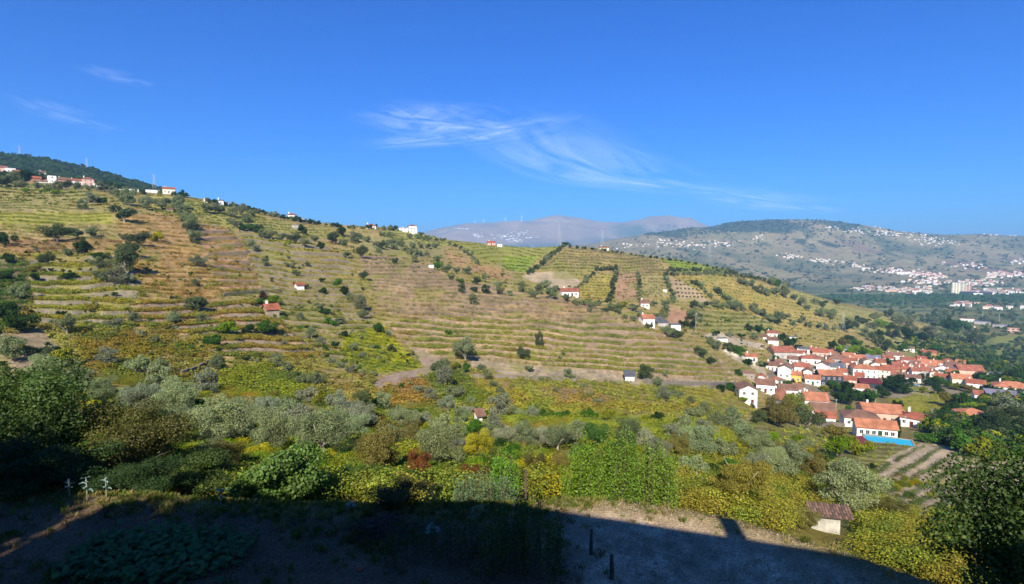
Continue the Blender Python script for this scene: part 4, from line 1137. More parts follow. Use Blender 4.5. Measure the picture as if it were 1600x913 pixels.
TOWNS = [  # px, py, half width, half height, slope, count, phrase
    (1075, 383, 60, 7, .02, 46, 'in the village high on the far hillside'), (1130, 380, 25, 5, 0, 22, 'in the thick of the far hillside village'), (1185, 372, 10, 4, 0, 8, 'at the right end of the far hillside village'),
    (1030, 376, 14, 4, 0, 10, 'above the far hillside village'), (985, 384, 25, 5, 0, 14, 'at the left end of the far hillside village'),
    (1330, 362, 55, 4, .14, 34, 'scattered on the skyline slope'), (1395, 366, 45, 7, .12, 56, 'in the skyline town'), (1455, 378, 38, 8, .1, 50, 'below the skyline town'), (1560, 366, 60, 4, .02, 36, 'on the far right skyline'),
    (1235, 402, 18, 4, .1, 26, 'in the hamlet on the far middle slope'), (1285, 409, 26, 4, .1, 26, 'right of the hamlet on the far middle slope'), (1345, 418, 30, 5, .15, 28, 'on the lower far slope'),
    (1400, 425, 35, 4, .04, 44, 'along the upper edge of the city'), (1450, 431, 32, 4, .02, 60, 'in the pink terrace of the city'), (1370, 452, 35, 4, .03, 44, 'beside the river woods'), (1430, 455, 35, 5, 0, 54, 'in the city left of the tower'),
    (1450, 441, 40, 4, 0, 24, 'in the city behind the tower'), (1530, 443, 40, 4, 0, 40, 'in the city right of the tower'), (1575, 430, 35, 5, 0, 60, 'in the upper right of the city'), (1560, 456, 45, 4, 0, 40, 'along the riverside right of the tower'),
    (1510, 415, 40, 5, 0, 26, 'above the city'), (1590, 410, 20, 5, 0, 20, 'at the right edge above the city'), (1500, 477, 22, 3, -.05, 14, 'on the plain beyond the orchards'), (1560, 482, 40, 3, .04, 8, 'on the right of the plain')]
fh = []
for cx, cy, hw, hh, sl, n, ph in TOWNS:
    if cy > 420: n = int(n * 1.5)
    for k in range(n):
        a, b = RNG.normal(0, .5, 2); a = max(-1.2, min(1.2, a)); b = max(-1.1, min(1.1, b))
        px = cx + a * hw; py = cy + b * hh + a * hw * sl
        if px > 1690: continue
        fh.append((px, py, ph))
A_ = np.array([(f[0], f[1]) for f in fh]); X_, Y_, Z_ = gp(A_[:, 0], A_[:, 1])
order = np.argsort(Y_); rest = []
for j, i in enumerate(order):
    s_ = float(RNG.uniform(7, 13) * (1 if Y_[i] < 2900 else .85))
    wc_ = WALL[random.choice(['white'] * 6 + ['cream', 'cream', 'pink', 'grey'])] * random.uniform(.85, 1.0)
    if j < 300 and Y_[i] > 900:
        o = link('distant_house', FHM[j % 8], None, (X_[i], Y_[i], Z_[i]), random.uniform(-.5, .7) - math.atan2(X_[i], Y_[i]), wc_)
        o.scale = (s_, s_, s_)
        tag(o, 'small pale distant house ' + fh[i][2], 'house', 'distant houses ' + fh[i][2])
    else: rest.append((i, s_, wc_))
# beyond the 300: one mass
mb = MB()
M_FAR = plain_mat('distant_white_walls', WALL['white'], .9, .12, .02); M_FAR2 = plain_mat('distant_cream_walls', WALL['cream'], .9, .12, .02)
for i, s_, wc_ in rest:
    f = FH[i % 8]; a = random.uniform(-.5, .7) - math.atan2(X_[i], Y_[i]); ca, sa = math.cos(a) * s_, math.sin(a) * s_
    b = len(mb.v); mb.v += [(X_[i] + ca * v[0] - sa * v[1], Y_[i] + sa * v[0] + ca * v[1], Z_[i] + v[2] * s_) for v in f.v]
    mb.f += [tuple(q + b for q in fc) for fc in f.f]; mb.m += [(0 if (i % 3) else 3) if q == 0 else (q if q == 1 else 2) for q in f.m]; mb.uv += f.uv
o = link('distant_buildings', mb.mesh('distant_buildings', [M_FAR, M_FROOF[0], M_GLASS, M_FAR2])); o['kind'] = 'stuff'; o['label'] = 'pale houses of the towns far across the valley'
# mountain villages
pm = []
for cx, cy, hw, hh, n in ((722, 358, 12, 1, 12), (745, 369, 14, 3, 26), (790, 369, 22, 4, 34), (805, 376, 14, 3, 24), (820, 365, 20, 4, 12), (830, 372, 10, 2, 8)):
    for k in range(n): pm.append((cx + RNG.normal(0, .5) * hw, cy + RNG.normal(0, .5) * hh))
pm = np.array(pm); X2, Y2, Z2 = gp(pm[:, 0], pm[:, 1]); mb = MB()
for x, y, z in zip(X2, Y2, Z2):
    if y > 5000: mb.box((x, y, z + 2), (RNG.uniform(10, 28), 10, RNG.uniform(6, 10)), 0, 0)
if mb.v: o = link('mountain_village', mb.mesh('mountain_village', [M_FAR])); o['kind'] = 'stuff'; o['label'] = 'white specks of villages on the mountain slope'

def block(px, py, wpx, hm, dm, wc, label, floors=0, cols=0, rc='grey', yaw=0, cat='building', D=None):
    r = V(px, py, wpx, hm, dm, yaw, 'flat', rc, wc, label, (0, 0), chim=0, group='large buildings of the city', cat=cat, name='apartment_block' if floors > 3 else 'town_building', D=D, base=6)
    w_ = wpx / FPX * math.hypot(*r.location[:2]) * .93
    if floors:
        wm = MB(); wm.box((0, 0, 0), (w_ / cols * .5, .3, 1.7)); me_ = wm.mesh('window', [M_GLASS])
        for f in range(floors):
            for c in range(cols): link('window', me_, r, ((-.5 + (c + .5) / cols) * w_, -dm / 2 - .12, 2 + f * hm / floors))
    return r
block(1494, 460, 12, 42, 22, 'cream', 'tall cream apartment tower of the city, its left half in front', 10, 4, yaw=10)
block(1503, 459, 8, 38, 20, 'cream', 'cream apartment tower joined to the right of the tall one', 9, 3, yaw=-5)
block(1512, 458, 9, 28, 20, 'pink', 'lower pinkish apartment block right of the towers', 7, 3)
block(1513, 461, 20, 11, 30, 'dark', 'dark blue hall right of the apartment towers', rc='lilac')
block(1528, 462, 12, 8, 30, 'white', 'white hall with red canopy between the blue halls', rc='maroon')
block(1540, 462, 16, 12, 30, 'dark', 'second dark blue hall, farther right', rc='lilac')
block(1562, 461, 22, 7, 24, 'white', 'long white hall at the right of the riverside', rc='grey')
block(1400, 456, 30, 7, 24, 'pink', 'long pink riverside building left of the towers', rc='terra')
block(1415, 428, 22, 8, 22, 'white', 'long white building along the upper edge of the city', rc='grey')
block(1460, 433, 30, 8, 22, 'pink', 'long pink terrace in the middle of the city', rc='terra')
block(1511, 480, 12, 9, 16, 'white', 'white house with roof turret on the plain', rc='terra')
block(1511, 503, 18, 6, 16, 'white', 'broad white villa among the orchards of the plain', 1, 5, rc='terra')
block(1514, 513, 16, 4, 14, 'cream', 'terracotta roofed cream farm in front of the broad villa', rc='terra')
block(1535, 507, 20, 4, 22, 'grey', 'grey blue sheet roofed warehouse on the plain', rc='lilac', cat='warehouse')
block(1565, 512, 22, 4, 22, 'grey', 'long grey roofed warehouse right of the first', rc='lilac', cat='warehouse')
block(1583, 520, 14, 8, 12, 'pink', 'pink house by the right edge of the plain', 2, 3, rc='terra')

# ------------------------------------------------------------------ pool
def ground_at(px, py): return [float(v[0]) for v in gp(px, py)]
x0, y0, z0 = ground_at(1388, 691)
root = thing('swimming_pool', 'turquoise swimming pool in front of the long orange roofed pool house', 'swimming pool', (x0, y0, z0 + .5), -math.atan2(x0, y0) + rad(6))
pw, pl = 11.5, 7.0
m = MB(); m.box((0, -pl / 2 - .25, -.6), (pw + 1, .5, 1.3)); m.box((0, pl / 2 + .25, -.6), (pw + 1, .5, 1.3)); m.box((-pw / 2 - .25, 0, -.6), (.5, pl, 1.3)); m.box((pw / 2 + .25, 0, -.6), (.5, pl, 1.3))
link('coping', m.mesh('coping', [M_PLASTER]), root, color=WALL['stone'])
mw, t, o_ = newmat('pool_water'); b = N(t, 'ShaderNodeBsdfPrincipled'); b.inputs['Base Color'].default_value = (.03, .40, .52, 1); b.inputs['Roughness'].default_value = .08
ns = N(t, 'ShaderNodeTexNoise'); ns.inputs['Scale'].default_value = 3; bp = N(t, 'ShaderNodeBump'); bp.inputs['Strength'].default_value = .2; bp.inputs['Distance'].default_value = .05
t.links.new(ns.outputs['Fac'], bp.inputs['Height']); t.links.new(bp.outputs[0], b.inputs['Normal']); t.links.new(b.outputs[0], o_.inputs['Surface'])
m = MB(); m.quad([(-pw / 2, -pl / 2, -.1), (pw / 2, -pl / 2, -.1), (pw / 2, pl / 2, -.1), (-pw / 2, pl / 2, -.1)]); link('water', m.mesh('water', [mw]), root)
m = MB(); m.box((0, 0, 0), (5, 4, .3))
x1, y1, z1 = ground_at(1342, 694)
o = link('pool_cover', m.mesh('pool_cover', [M_TINT]), None, (x1, y1, z1 + .9), .2, ROOF['maroon']); o.rotation_euler[0] = .25
tag(o, 'flat maroon shelter roof left of the swimming pool', 'shelter')

# ------------------------------------------------------------------ parked cars
def car_mesh():
    m = MB(); prof = [(-2.1, .35), (-2.1, .85), (-1.9, .95), (-1.3, 1.0), (-.8, 1.42), (.7, 1.45), (1.3, .98), (1.95, .85), (2.1, .6), (2.1, .35)]
    L_ = [(x, -.85, z) for x, z in prof]; R_ = [(x, .85, z) for x, z in prof]
    m.quad(L_); m.quad(R_[::-1])
    for i in range(len(prof)): j = (i + 1) % len(prof); m.quad([L_[j], L_[i], R_[i], R_[j]])
    return m.mesh('body', [M_TINT])
CARB = car_mesh()
m = MB()
for sx in (-.78, .62): m.quad([(sx, -.87, 1.02), (sx + .0, -.87, 1.36), (0, -.87, 1.38), (0, -.87, 1.02)] if sx < 0 else [(.06, -.87, 1.02), (.06, -.87, 1.38), (.62, -.87, 1.36), (.98, -.87, 1.02)])
m.quad([(-1.28, -.7, 1.03), (-.84, -.7, 1.4), (-.84, .7, 1.4), (-1.28, .7, 1.03)][::-1]); CARW = m.mesh('window', [M_GLASS])
m = MB(); m.tube([(0, -.1, 0), (0, .1, 0)], .33, 12); m.f.append(tuple(range(11, -1, -1))); m.m.append(0); m.uv += [(0, 0)] * 12
CART = m.mesh('wheel', [plain_mat('tyre', (.02, .02, .02), .9)])
for j, (px, py, c, lb) in enumerate(((1410, 599, '#4f6f8c', 'blue car parked leftmost in the village lot'), (1416, 600, '#c8ccd0', 'white car parked second in the village lot'), (1423, 602, '#3c4a55', 'dark grey car parked in the village lot'), (1431, 604, '#8fa7b5', 'pale blue car parked rightmost in the village lot'))):
    x, y, z = ground_at(px, py); r = thing('parked_car', lb, 'car', (x, y, z), 1.9, 'cars parked in the village lot')
    link('body', CARB, r, color=hexc(c, .8)); link('window', CARW, r)
    for a, b in ((-1.3, -.8), (1.3, -.8), (-1.3, .8), (1.3, .8)): link('wheel', CART, r, (a, b, .33))

# ------------------------------------------------------------------ the stone shed below the terrace
x, y, z = ground_at(1302, 838); z += .1
root = thing('garden_shed', 'small whitewashed shed with red tiled lean-to roof below the terrace', 'shed', (x, y + 1.2, z), -math.atan2(x, y) + rad(16))
Wd, Dd, Hh = 1.8, .9, .85
m = MB(); m.box((0, 0, Hh / 2 - .4), (Wd, Dd, Hh + .8)); 
for s in (-1, 1):
    P = [(s * Wd / 2, -Dd / 2, Hh), (s * Wd / 2, Dd / 2, Hh), (s * Wd / 2, Dd / 2, Hh + .4)]; m.quad(P if s > 0 else P[::-1])
m.quad([(Wd / 2, Dd / 2, Hh), (-Wd / 2, Dd / 2, Hh), (-Wd / 2, Dd / 2, Hh + .4), (Wd / 2, Dd / 2, Hh + .4)])
M_LIME = plain_mat('limewash', hexc('#c2bdb0', .68), .95, .45, 1.6, .03)
link('wall', m.mesh('wall', [M_LIME]), root)
ro = link('roof', None, root); m = MB(); m.quad([(-Wd / 2 - .15, -Dd / 2 - .2, Hh - .02), (Wd / 2 + .15, -Dd / 2 - .2, Hh - .02), (Wd / 2 + .15, Dd / 2 + .15, Hh + .45), (-Wd / 2 - .15, Dd / 2 + .15, Hh + .45)])
ro.data = None if False else None
bpy.data.objects.remove(ro)
mm = MB(); slab(mm, [(-Wd / 2 - .15, -Dd / 2 - .2, Hh - .02), (Wd / 2 + .15, -Dd / 2 - .2, Hh - .02), (Wd / 2 + .15, Dd / 2 + .15, Hh + .45), (-Wd / 2 - .15, Dd / 2 + .15, Hh + .45)], [(0, 3), (3, 3), (3, 0), (0, 0)], .06)
ro = link('roof', mm.mesh('roof', [M_WOOD]), root)
tm = MB(); tl = math.hypot(Dd + .35, .47) / 5; sl_ = math.atan2(.47, Dd + .35)
n = 6
for k in range(n):                                       # one curved tile
    a0, a1 = math.pi * k / n, math.pi * (k + 1) / n
    tm.quad([(-.09 * math.cos(a0), -tl / 2 - .04, .05 * math.sin(a0)), (-.09 * math.cos(a1), -tl / 2 - .04, .05 * math.sin(a1)), (-.08 * math.cos(a1), tl / 2, .05 * math.sin(a1) - .02), (-.08 * math.cos(a0), tl / 2, .05 * math.sin(a0) - .02)][::-1])
TILE = tm.mesh('roof_tile', [M_TINT])
for r in range(5):
    for c in range(15):
        v = (r + .5) / 5
        yy = -Dd / 2 - .2 + v * (Dd + .35); zz = Hh + .05 + v * .47
        o = link('roof_tile', TILE, ro, (-Wd / 2 - .06 + c * .183, yy, zz), color=hexc(random.choice(['#86695e', '#8f6f60', '#725c54', '#9a7a6a', '#675349']), .6)); o.rotation_euler = (sl_, 0, random.uniform(-.03, .03))

# ------------------------------------------------------------------ house behind the viewpoint that shades the yard
root = thing('tall_house', 'tall gabled house at whose upper window the viewer stands', 'house', (0, 0, 0))
def roofz(x): return 4.6 - .2345 * (x - 5.05)
m = MB(); xl, xa, xr = -11.0, -8.0, 14.0
P = [(xl, -10.2), (xr, -10.2), (xr, roofz(xr) - .25), (xa, roofz(xa) - .25), (xl, roofz(xl) - 1.0 - .25)]
F = [(a, -1.05, b) for a, b in P]; B_ = [(a, -12.0, b) for a, b in P]
m.quad(F[::-1]); m.quad(B_)
for i in range(5): j = (i + 1) % 5; m.quad([F[i], F[j], B_[j], B_[i]])
link('wall', m.mesh('wall', [M_PLASTER]), root, color=WALL['cream'])
m = MB(); slab(m, [(xa, -1.0, roofz(xa) - .2), (xa, -12.3, roofz(xa) - .2), (xr + .6, -12.3, roofz(xr + .6) - .2), (xr + .6, -1.0, roofz(xr + .6) - .2)][::-1], [(0, 0), (11, 0), (11, 22), (0, 22)], .2)
slab(m, [(xl - .4, -1.0, roofz(xl) - 1.3), (xl - .4, -12.3, roofz(xl) - 1.3), (xa, -12.3, roofz(xa) - .2), (xa, -1.0, roofz(xa) - .2)][::-1], [(0, 0), (11, 0), (11, 4), (0, 4)], .2)
ro = link('roof', m.mesh('roof', [M_TILE]), root, color=ROOF['terra'])
m = MB(); m.box((0, 0, 0), (.62, .6, 3.0)); link('chimney', m.mesh('chimney', [M_PLASTER]), ro, (5.1, -1.5, 4.75), color=WALL['cream'])

# ------------------------------------------------------------------ pylons, poles, turbines
def pylon(px, py, hpx, label, D, cross=True):
    t, s = ray(px, py); x = float(t) * D; z = float(s) * D; h = hpx / FPX * D
    r = thing('pylon', label, 'pylon', (x, D, z), .3, 'electricity pylons')
    w0, w1 = h * .09, h * .018; th = max(.08, D * .00013)
    for sx in (-1, 1):
        for sy in (-1, 1):
            m = MB(); m.tube([(sx * w0, sy * w0, -3), (sx * w0, sy * w0, 0), (sx * w1, sy * w1, h * .75), (0, 0, h)], th, 4); link('leg', m.mesh('leg', [M_METAL]), r)
    m = MB()
    for k in range(7):
        a, b = k / 7 * .75, (k + 1) / 7 * .75; wa = w0 + (w1 - w0) * a / .75; wb = w0 + (w1 - w0) * b / .75
        for sx in (-1, 1):
            m.tube([(-sx * wa, -wa, a * h), (sx * wb, -wb, b * h)], th * .6, 3); m.tube([(-wa, -sx * wa, a * h), (-wb, sx * wb, b * h)], th * .6, 3)
    link('bracing', m.mesh('bracing', [M_METAL]), r)
    for q in (.68, .8, .92):
        m = MB(); L_ = h * .13; m.tube([(-L_, 0, q * h), (0, 0, q * h + h * .02), (L_, 0, q * h)], th, 4); link('crossarm', m.mesh('crossarm', [M_METAL]), r)
pylon(874, 381, 32, 'dark lattice pylon on the hedge topped knoll of the green vineyard', 800)
pylon(941, 388, 30, 'thin pale pylon behind the high terraces', 900)
pylon(1108, 412, 40, 'tall pale pylon rising beyond the lime green plot', 800)
pylon(1026, 398, 24, 'dark pylon on the skyline left of the lime green plot', 900)
pylon(1317, 512, 24, 'white pylon among olive trees above the village', 560)
pylon(241, 292, 20, 'thin pylon at the foot of the wooded hill skyline', 900)
pylon(31, 246, 18, 'thin pylon on top of the wooded hill', 1250)
pylon(136, 265, 18, 'faint pylon midway down the wooded skyline', 1250)
def turbine(px, py, hpx, label):
    D = 9300.0; t, s = ray(px, py); x = float(t) * D; z = float(s) * D - 10; h = hpx / FPX * D
    r = thing('wind_turbine', label, 'wind turbine', (x, D, z), random.uniform(-.4, .4), 'wind turbines on the mountain')
    m = MB(); m.tube([(0, 0, -20), (0, 0, h)], [4.5, 3], 8); link('tower', m.mesh('tower', [M_FRAME]), r)
    m = MB(); m.box((0, 0, h), (6, 12, 6)); link('nacelle', m.mesh('nacelle', [M_FRAME]), r)
    for k in range(3):
        a = k * 2.094 + random.uniform(0, 1); L_ = h * .5
        m = MB(); m.tube([(0, -7, h), (math.sin(a) * L_, -7, h + math.cos(a) * L_)], [3.2, .8], 4); link('blade', m.mesh('blade', [M_FRAME]), r)
for px, py, h, l in ((742, 350, 5, 'leftmost small wind turbine on the mountain skyline'), (756, 351, 7, 'second and tallest wind turbine on the mountain skyline'), (790, 348, 7, 'third wind turbine, above the pale mountain road'), (815, 344, 6, 'rightmost wind turbine below the mountain top')): turbine(px, py, h, l)
def pole(px, py, hpx, label, r=.12, mat=None, lean=0, cat='pole', name='utility_pole', D=None, arm=True):
    if D is None: x, y, z = ground_at(px, py)
    else:
        t, s = ray(px, py); x, y, z = float(t) * D, D, float(s) * D
    h = hpx / FPX * y; rt = thing(name, label, cat, (x, y, z))
    m = MB(); m.tube([(0, 0, -.8), (lean * h * .5, 0, h * .5), (lean * h, 0, h)], [r * 1.1, r, r * .8], 7); link('shaft', m.mesh('shaft', [mat or M_METAL]), rt)
    if arm:
        m = MB(); m.box((lean * h, 0, h * .93), (1.4, .1, .1)); link('crossbar', m.mesh('crossbar', [mat or M_METAL]), rt)
pole(1087, 522, 34, 'tall pale pole beside the olive clump by the lane')
pole(1306, 645, 22, 'thin grey pole right of the lower cluster'); pole(1368, 632, 24, 'slim pole among the dark trees'); pole(1445, 598, 12, 'short pole by the village lot')
pole(1555, 640, 14, 'pole before the lilac sheet roof'); pole(1457, 652, 14, 'pole at the yellow field'); pole(1414, 668, 18, 'pale pole in front of the villa wing')
pole(1535, 500, 14, 'white mast on the plain, left one', .35, arm=False); pole(1561, 503, 12, 'white mast on the plain, right one', .35, arm=False)
pole(821, 792, 60, 'weathered grey post with crossbar at the terrace edge', .05, M_WOOD, .01, 'post', 'garden_post', arm=False)
pole(1088, 762, 26, 'pale stake, left of a pair, before the round tree', .06, M_PALEBARK, 0, 'stake', 'garden_stake', arm=False); pole(1097, 762, 20, 'pale stake, right of a pair, before the round tree', .05, M_PALEBARK, .02, 'stake', 'garden_stake', arm=False)
pole(923, 868, 42, 'dark wooden stake at the edge of the gravelly yard', .06, M_WOOD, .02, 'stake', 'garden_stake', arm=False); pole(956, 905, 40, 'nearest dark wooden stake in the shaded yard', .07, M_WOOD, -.02, 'stake', 'garden_stake', arm=False)
pole(900, 908, 24, 'short pale stake left of the nearest dark one', .035, M_PALEBARK, .0, 'stake', 'garden_stake', arm=False)

# walls along lanes
def wallline(pts, h, label, col, mat=None, th=.4):
    P = [Vector(ground_at(*p)) for p in pts]; c = P[0].copy(); m = MB()
    for a, b in zip(P[:-1], P[1:]):
        d = (b - a); L_ = d.to_2d().length; nseg = max(1, int(L_ / 2.5))
        for k in range(nseg):
            q0 = a.lerp(b, k / nseg); q1 = a.lerp(b, (k + 1) / nseg); mid = (q0 + q1) / 2 - c
            m.box((mid.x, mid.y, mid.z + h / 2 - .5 + random.uniform(-.04, .04)), ((q1 - q0).to_2d().length + .03, th + random.uniform(-.04, .04), h + 1), math.atan2(d.y, d.x))
    o = link('garden_wall', m.mesh('garden_wall', [mat or M_PLASTER]), None, c, color=col); tag(o, label, 'wall')
wallline([(1131, 549), (1150, 557), (1166, 563), (1180, 574)], 1.4, 'whitish wall beside the lane above the village', WALL['cream'] * .8)
wallline([(1005, 600), (1060, 603), (1110, 605), (1150, 604)], 1.8, 'long grey stone retaining wall under the wide terraces', WALL['stone'], M_STONE)
wallline([(283, 589), (305, 583), (325, 572)], 1.2, 'curved stone wall behind the bare pale tree', WALL['stone'], M_STONE)
wallline([(735, 590), (800, 592), (900, 597)], 1.0, 'low stone wall along the grey track', WALL['stone'], M_STONE)
wallline([(350, 463), (400, 459), (438, 457)], 1.1, 'stone wall behind the purple tree', WALL['stone'], M_STONE)
wallline([(1150, 608), (1166, 622), (1180, 640)], 1.2, 'stone wall left of the gabled house', WALL['stone'], M_STONE)
wallline([(1275, 668), (1300, 666), (1320, 668)], 1.6, 'grey wall beneath the lower cluster', WALL['stone'], M_STONE)

# ------------------------------------------------------------------ trees that can be told apart
def ordn(i):
    w_ = ['first', 'second', 'third', 'fourth', 'fifth', 'sixth', 'seventh', 'eighth', 'ninth', 'tenth', 'eleventh', 'twelfth']
    return w_[i] if i < 12 else '%dth' % (i + 1)
def zone(lst, where, default='olive', hs=1.0):
    """lst of (px, py foot, width px[, kind[, height scale]]); label counts from the left of the zone"""
    lst = sorted(lst, key=lambda t: t[0]); cnt = {}
    for t in lst:
        k = t[3] if len(t) > 3 else default; h = t[4] if len(t) > 4 else hs
        i = cnt.get(k, 0); cnt[k] = i + 1
        word = KINDWORD[k]
        tree(t[0], t[1], t[2], k, '%s %s from the left, %s' % (ordn(i), word, where), 'trees ' + where, h)
def line(pts, n, wpx, where, kind='olive', hs=1.0, jit=1.2, frm='top'):
    """n trees in a line through pts; counted from its upper or left end"""
    P = np.array(pts, float); d = np.r_[0, np.cumsum(np.hypot(*np.diff(P, axis=0).T))]
    for i, s in enumerate(np.linspace(0, d[-1], n)):
        px = np.interp(s, d, P[:, 0]) + random.uniform(-jit, jit); py = np.interp(s, d, P[:, 1]) + random.uniform(-jit, jit) * .5
        k = kind if random.random() > .22 else {'olive': 'olivedark', 'olivedark': 'olive'}.get(kind, kind)
        tree(px, py, wpx * random.uniform(.8, 1.25), k, '%s olive from the %s of the line %s' % (ordn(i), frm, where), 'olive line ' + where, hs)

zone([(91, 378, 33, 'olivedark', .9), (121, 373, 21), (142, 371, 21), (131, 328, 16), (194, 348, 34, 'olivedark'), (202, 322, 24), (186, 315, 18), (228, 328, 23, 'olivegrey'), (252, 328, 24), (217, 384, 30, 'olivedark', .9),
      (244, 378, 20, 'yellow', .9), (190, 374, 10)], 'on the upper left vineyards')
zone([(128, 402, 28, 'dark', .9), (106, 403, 16), (156, 409, 22, 'dark', .9), (74, 416, 21, 'olivedark'), (202, 404, 26, 'olivedark'), (186, 402, 14), (156, 424, 22), (196, 430, 40, 'olivedark'), (161, 443, 26), (181, 445, 26, 'olivegrey'), (202, 445, 24, 'olivegrey'),
      (106, 438, 20, 'dark', .8), (52, 427, 19, 'brown', .8), (53, 440, 15, 'dark', .8), (29, 470, 30), (12, 500, 34, 'dark'), (32, 520, 38, 'dark', .9), (8, 385, 24, 'dark'), (14, 412, 22, 'dark', .8), (6, 440, 26, 'dark', .7)], 'on the left terraces')
zone([(309, 418, 20, 'olivegrey'), (306, 450, 14), (105, 524, 30), (178, 514, 22, 'olivegrey'), (210, 508, 19), (270, 510, 25), (309, 488, 32, 'olivedark'), (315, 506, 18), (353, 524, 28, 'bright', .9), (390, 525, 20, 'dark'), (416, 526, 30, 'green'), (436, 525, 14),
      (241, 539, 17), (169, 574, 32, 'olivegrey'), (218, 588, 34), (246, 588, 30), (92, 575, 40, 'yellowgreen'), (330, 545, 30, 'green', .8), (338, 580, 22), (55, 560, 34, 'olivedark', .8), (20, 565, 40), (130, 590, 26, 'brown', .7)], 'on the middle left slope')
line([(277, 326), (284, 340), (296, 358), (306, 382)], 9, 17, 'climbing between the two ochre vineyards')
zone([(325, 334, 17), (336, 334, 14, 'olivegrey'), (345, 335, 15), (363, 340, 15), (378, 338, 16, 'olivegrey'), (393, 338, 14), (385, 352, 18), (358, 350, 13), (368, 356, 14), (378, 361, 13, 'dark'), (390, 362, 16, 'green'), (393, 390, 14), (400, 394, 12, 'olivegrey'), (415, 415, 13), (404, 364, 12, 'dark'), (412, 372, 14)], 'below the high ridge')
zone([(406, 362, 12, 'dark'), (424, 374, 15), (441, 376, 14), (460, 381, 18, 'olivedark'), (475, 386, 14), (502, 392, 17, 'dark', .9), (519, 381, 20, 'olivedark'), (534, 370, 14, 'dark', 1.3), (473, 366, 13, 'dark', 1.2), (543, 404, 13), (565, 404, 19, 'olivedark', .9), (573, 378, 12), (553, 380, 16), (537, 384, 13),
      (596, 390, 15, 'olivedark'), (615, 390, 13), (635, 394, 12), (619, 412, 13, 'olivedark'), (593, 396, 13), (588, 388, 13), (604, 388, 12), (560, 374, 11), (490, 378, 12), (448, 386, 13, 'yellowgreen')], 'in the upper middle')
zone([(454, 419, 13), (465, 431, 11), (480, 416, 9), (503, 441, 9, 'dark'), (529, 450, 16, 'green'), (539, 461, 15, 'dark'), (548, 472, 14), (562, 487, 22, 'olivegrey'), (568, 438, 15, 'olivedark'), (568, 499, 15), (504, 460, 9, 'dark'), (500, 484, 15), (508, 491, 12, 'dark'), (479, 452, 13),
      (466, 486, 10), (411, 468, 12, 'purple', 1.1), (405, 478, 15, 'green'), (425, 477, 20, 'bright', .95), (392, 478, 13, 'brown', .8), (516, 508, 13, 'green'), (532, 508, 13), (487, 530, 18), (502, 543, 16, 'olivegrey'), (433, 575, 20), (447, 584, 13), (457, 593, 16), (473, 604, 20),
      (494, 607, 24), (480, 630, 30, 'olivegrey'), (505, 634, 25, 'yellowgreen', 1.2), (528, 642, 36, 'olivegrey'), (566, 642, 34, 'olivedark'), (518, 570, 13, 'olivegrey'), (530, 576, 13), (546, 584, 16, 'olivegrey'), (552, 548, 16), (565, 532, 10), (536, 530, 13, 'dark'),
      (611, 550, 13, 'olivedark'), (590, 524, 18, 'green', 1.2), (608, 527, 12), (566, 562, 13, 'olivegrey'), (562, 581, 11, 'green'), (470, 500, 12, 'olivegrey'), (445, 540, 12, 'olivegrey'), (524, 545, 12, 'dark'), (585, 545, 12, 'green', .7), (623, 571, 11, 'dark', .6)], 'on the yellow scrubby slope')
zone([(683, 409, 12), (684, 422, 15, 'green'), (698, 427, 17), (712, 427, 12), (730, 429, 14), (746, 446, 15, 'olivedark'), (721, 458, 14, 'olivedark'), (740, 458, 12, 'olivedark'), (760, 459, 14, 'olivedark'), (780, 460, 14), (797, 463, 12), (739, 476, 15), (761, 438, 12), (778, 449, 12), (719, 444, 12, 'green', .8), (703, 438, 12),
      (815, 457, 15), (833, 467, 17), (860, 468, 24), (852, 452, 14), (843, 460, 15), (884, 471, 14), (901, 477, 12), (911, 478, 12), (926, 483, 15), (944, 489, 10, 'olivedark'), (964, 490, 14), (975, 480, 13, 'yellowgreen'), (991, 488, 14), (1001, 497, 13), (988, 502, 12), (976, 498, 9), (953, 486, 11), (935, 478, 10), (919, 472, 10, 'bright', .8),
      (920, 488, 10), (870, 458, 12)], 'along the head of the wide terraces')
zone([(1022, 480, 12), (1041, 480, 14), (1034, 500, 15), (1039, 489, 12), (1082, 497, 15), (1081, 515, 19, 'olivedark', 1.1), (1067, 511, 12, 'dark'), (1094, 497, 10), (1093, 505, 10), (1045, 528, 18), (1056, 531, 18, 'olivedark'), (1014, 515, 12, 'olivedark'), (1034, 518, 8), (1118, 524, 10, 'dark'), (1139, 526, 10), (1157, 528, 11, 'dark'), (1176, 530, 12),
      (1170, 518, 13, 'dark'), (1185, 520, 14, 'dark', .8), (1199, 521, 13, 'green', .8), (1110, 540, 14), (1120, 548, 18), (1138, 551, 16, 'olivedark'), (1152, 556, 20, 'green'), (1093, 558, 19, 'olivedark', .85), (1111, 571, 18, 'olivedark', .9), (1155, 588, 13, 'dark', 1.1), (1169, 572, 14, 'dark', 1.1), (1193, 574, 13, 'dark', 1.1), (1128, 612, 16, 'dark'), (1141, 612, 16, 'green'), (1152, 614, 14, 'dark')], 'around the lane to the village')
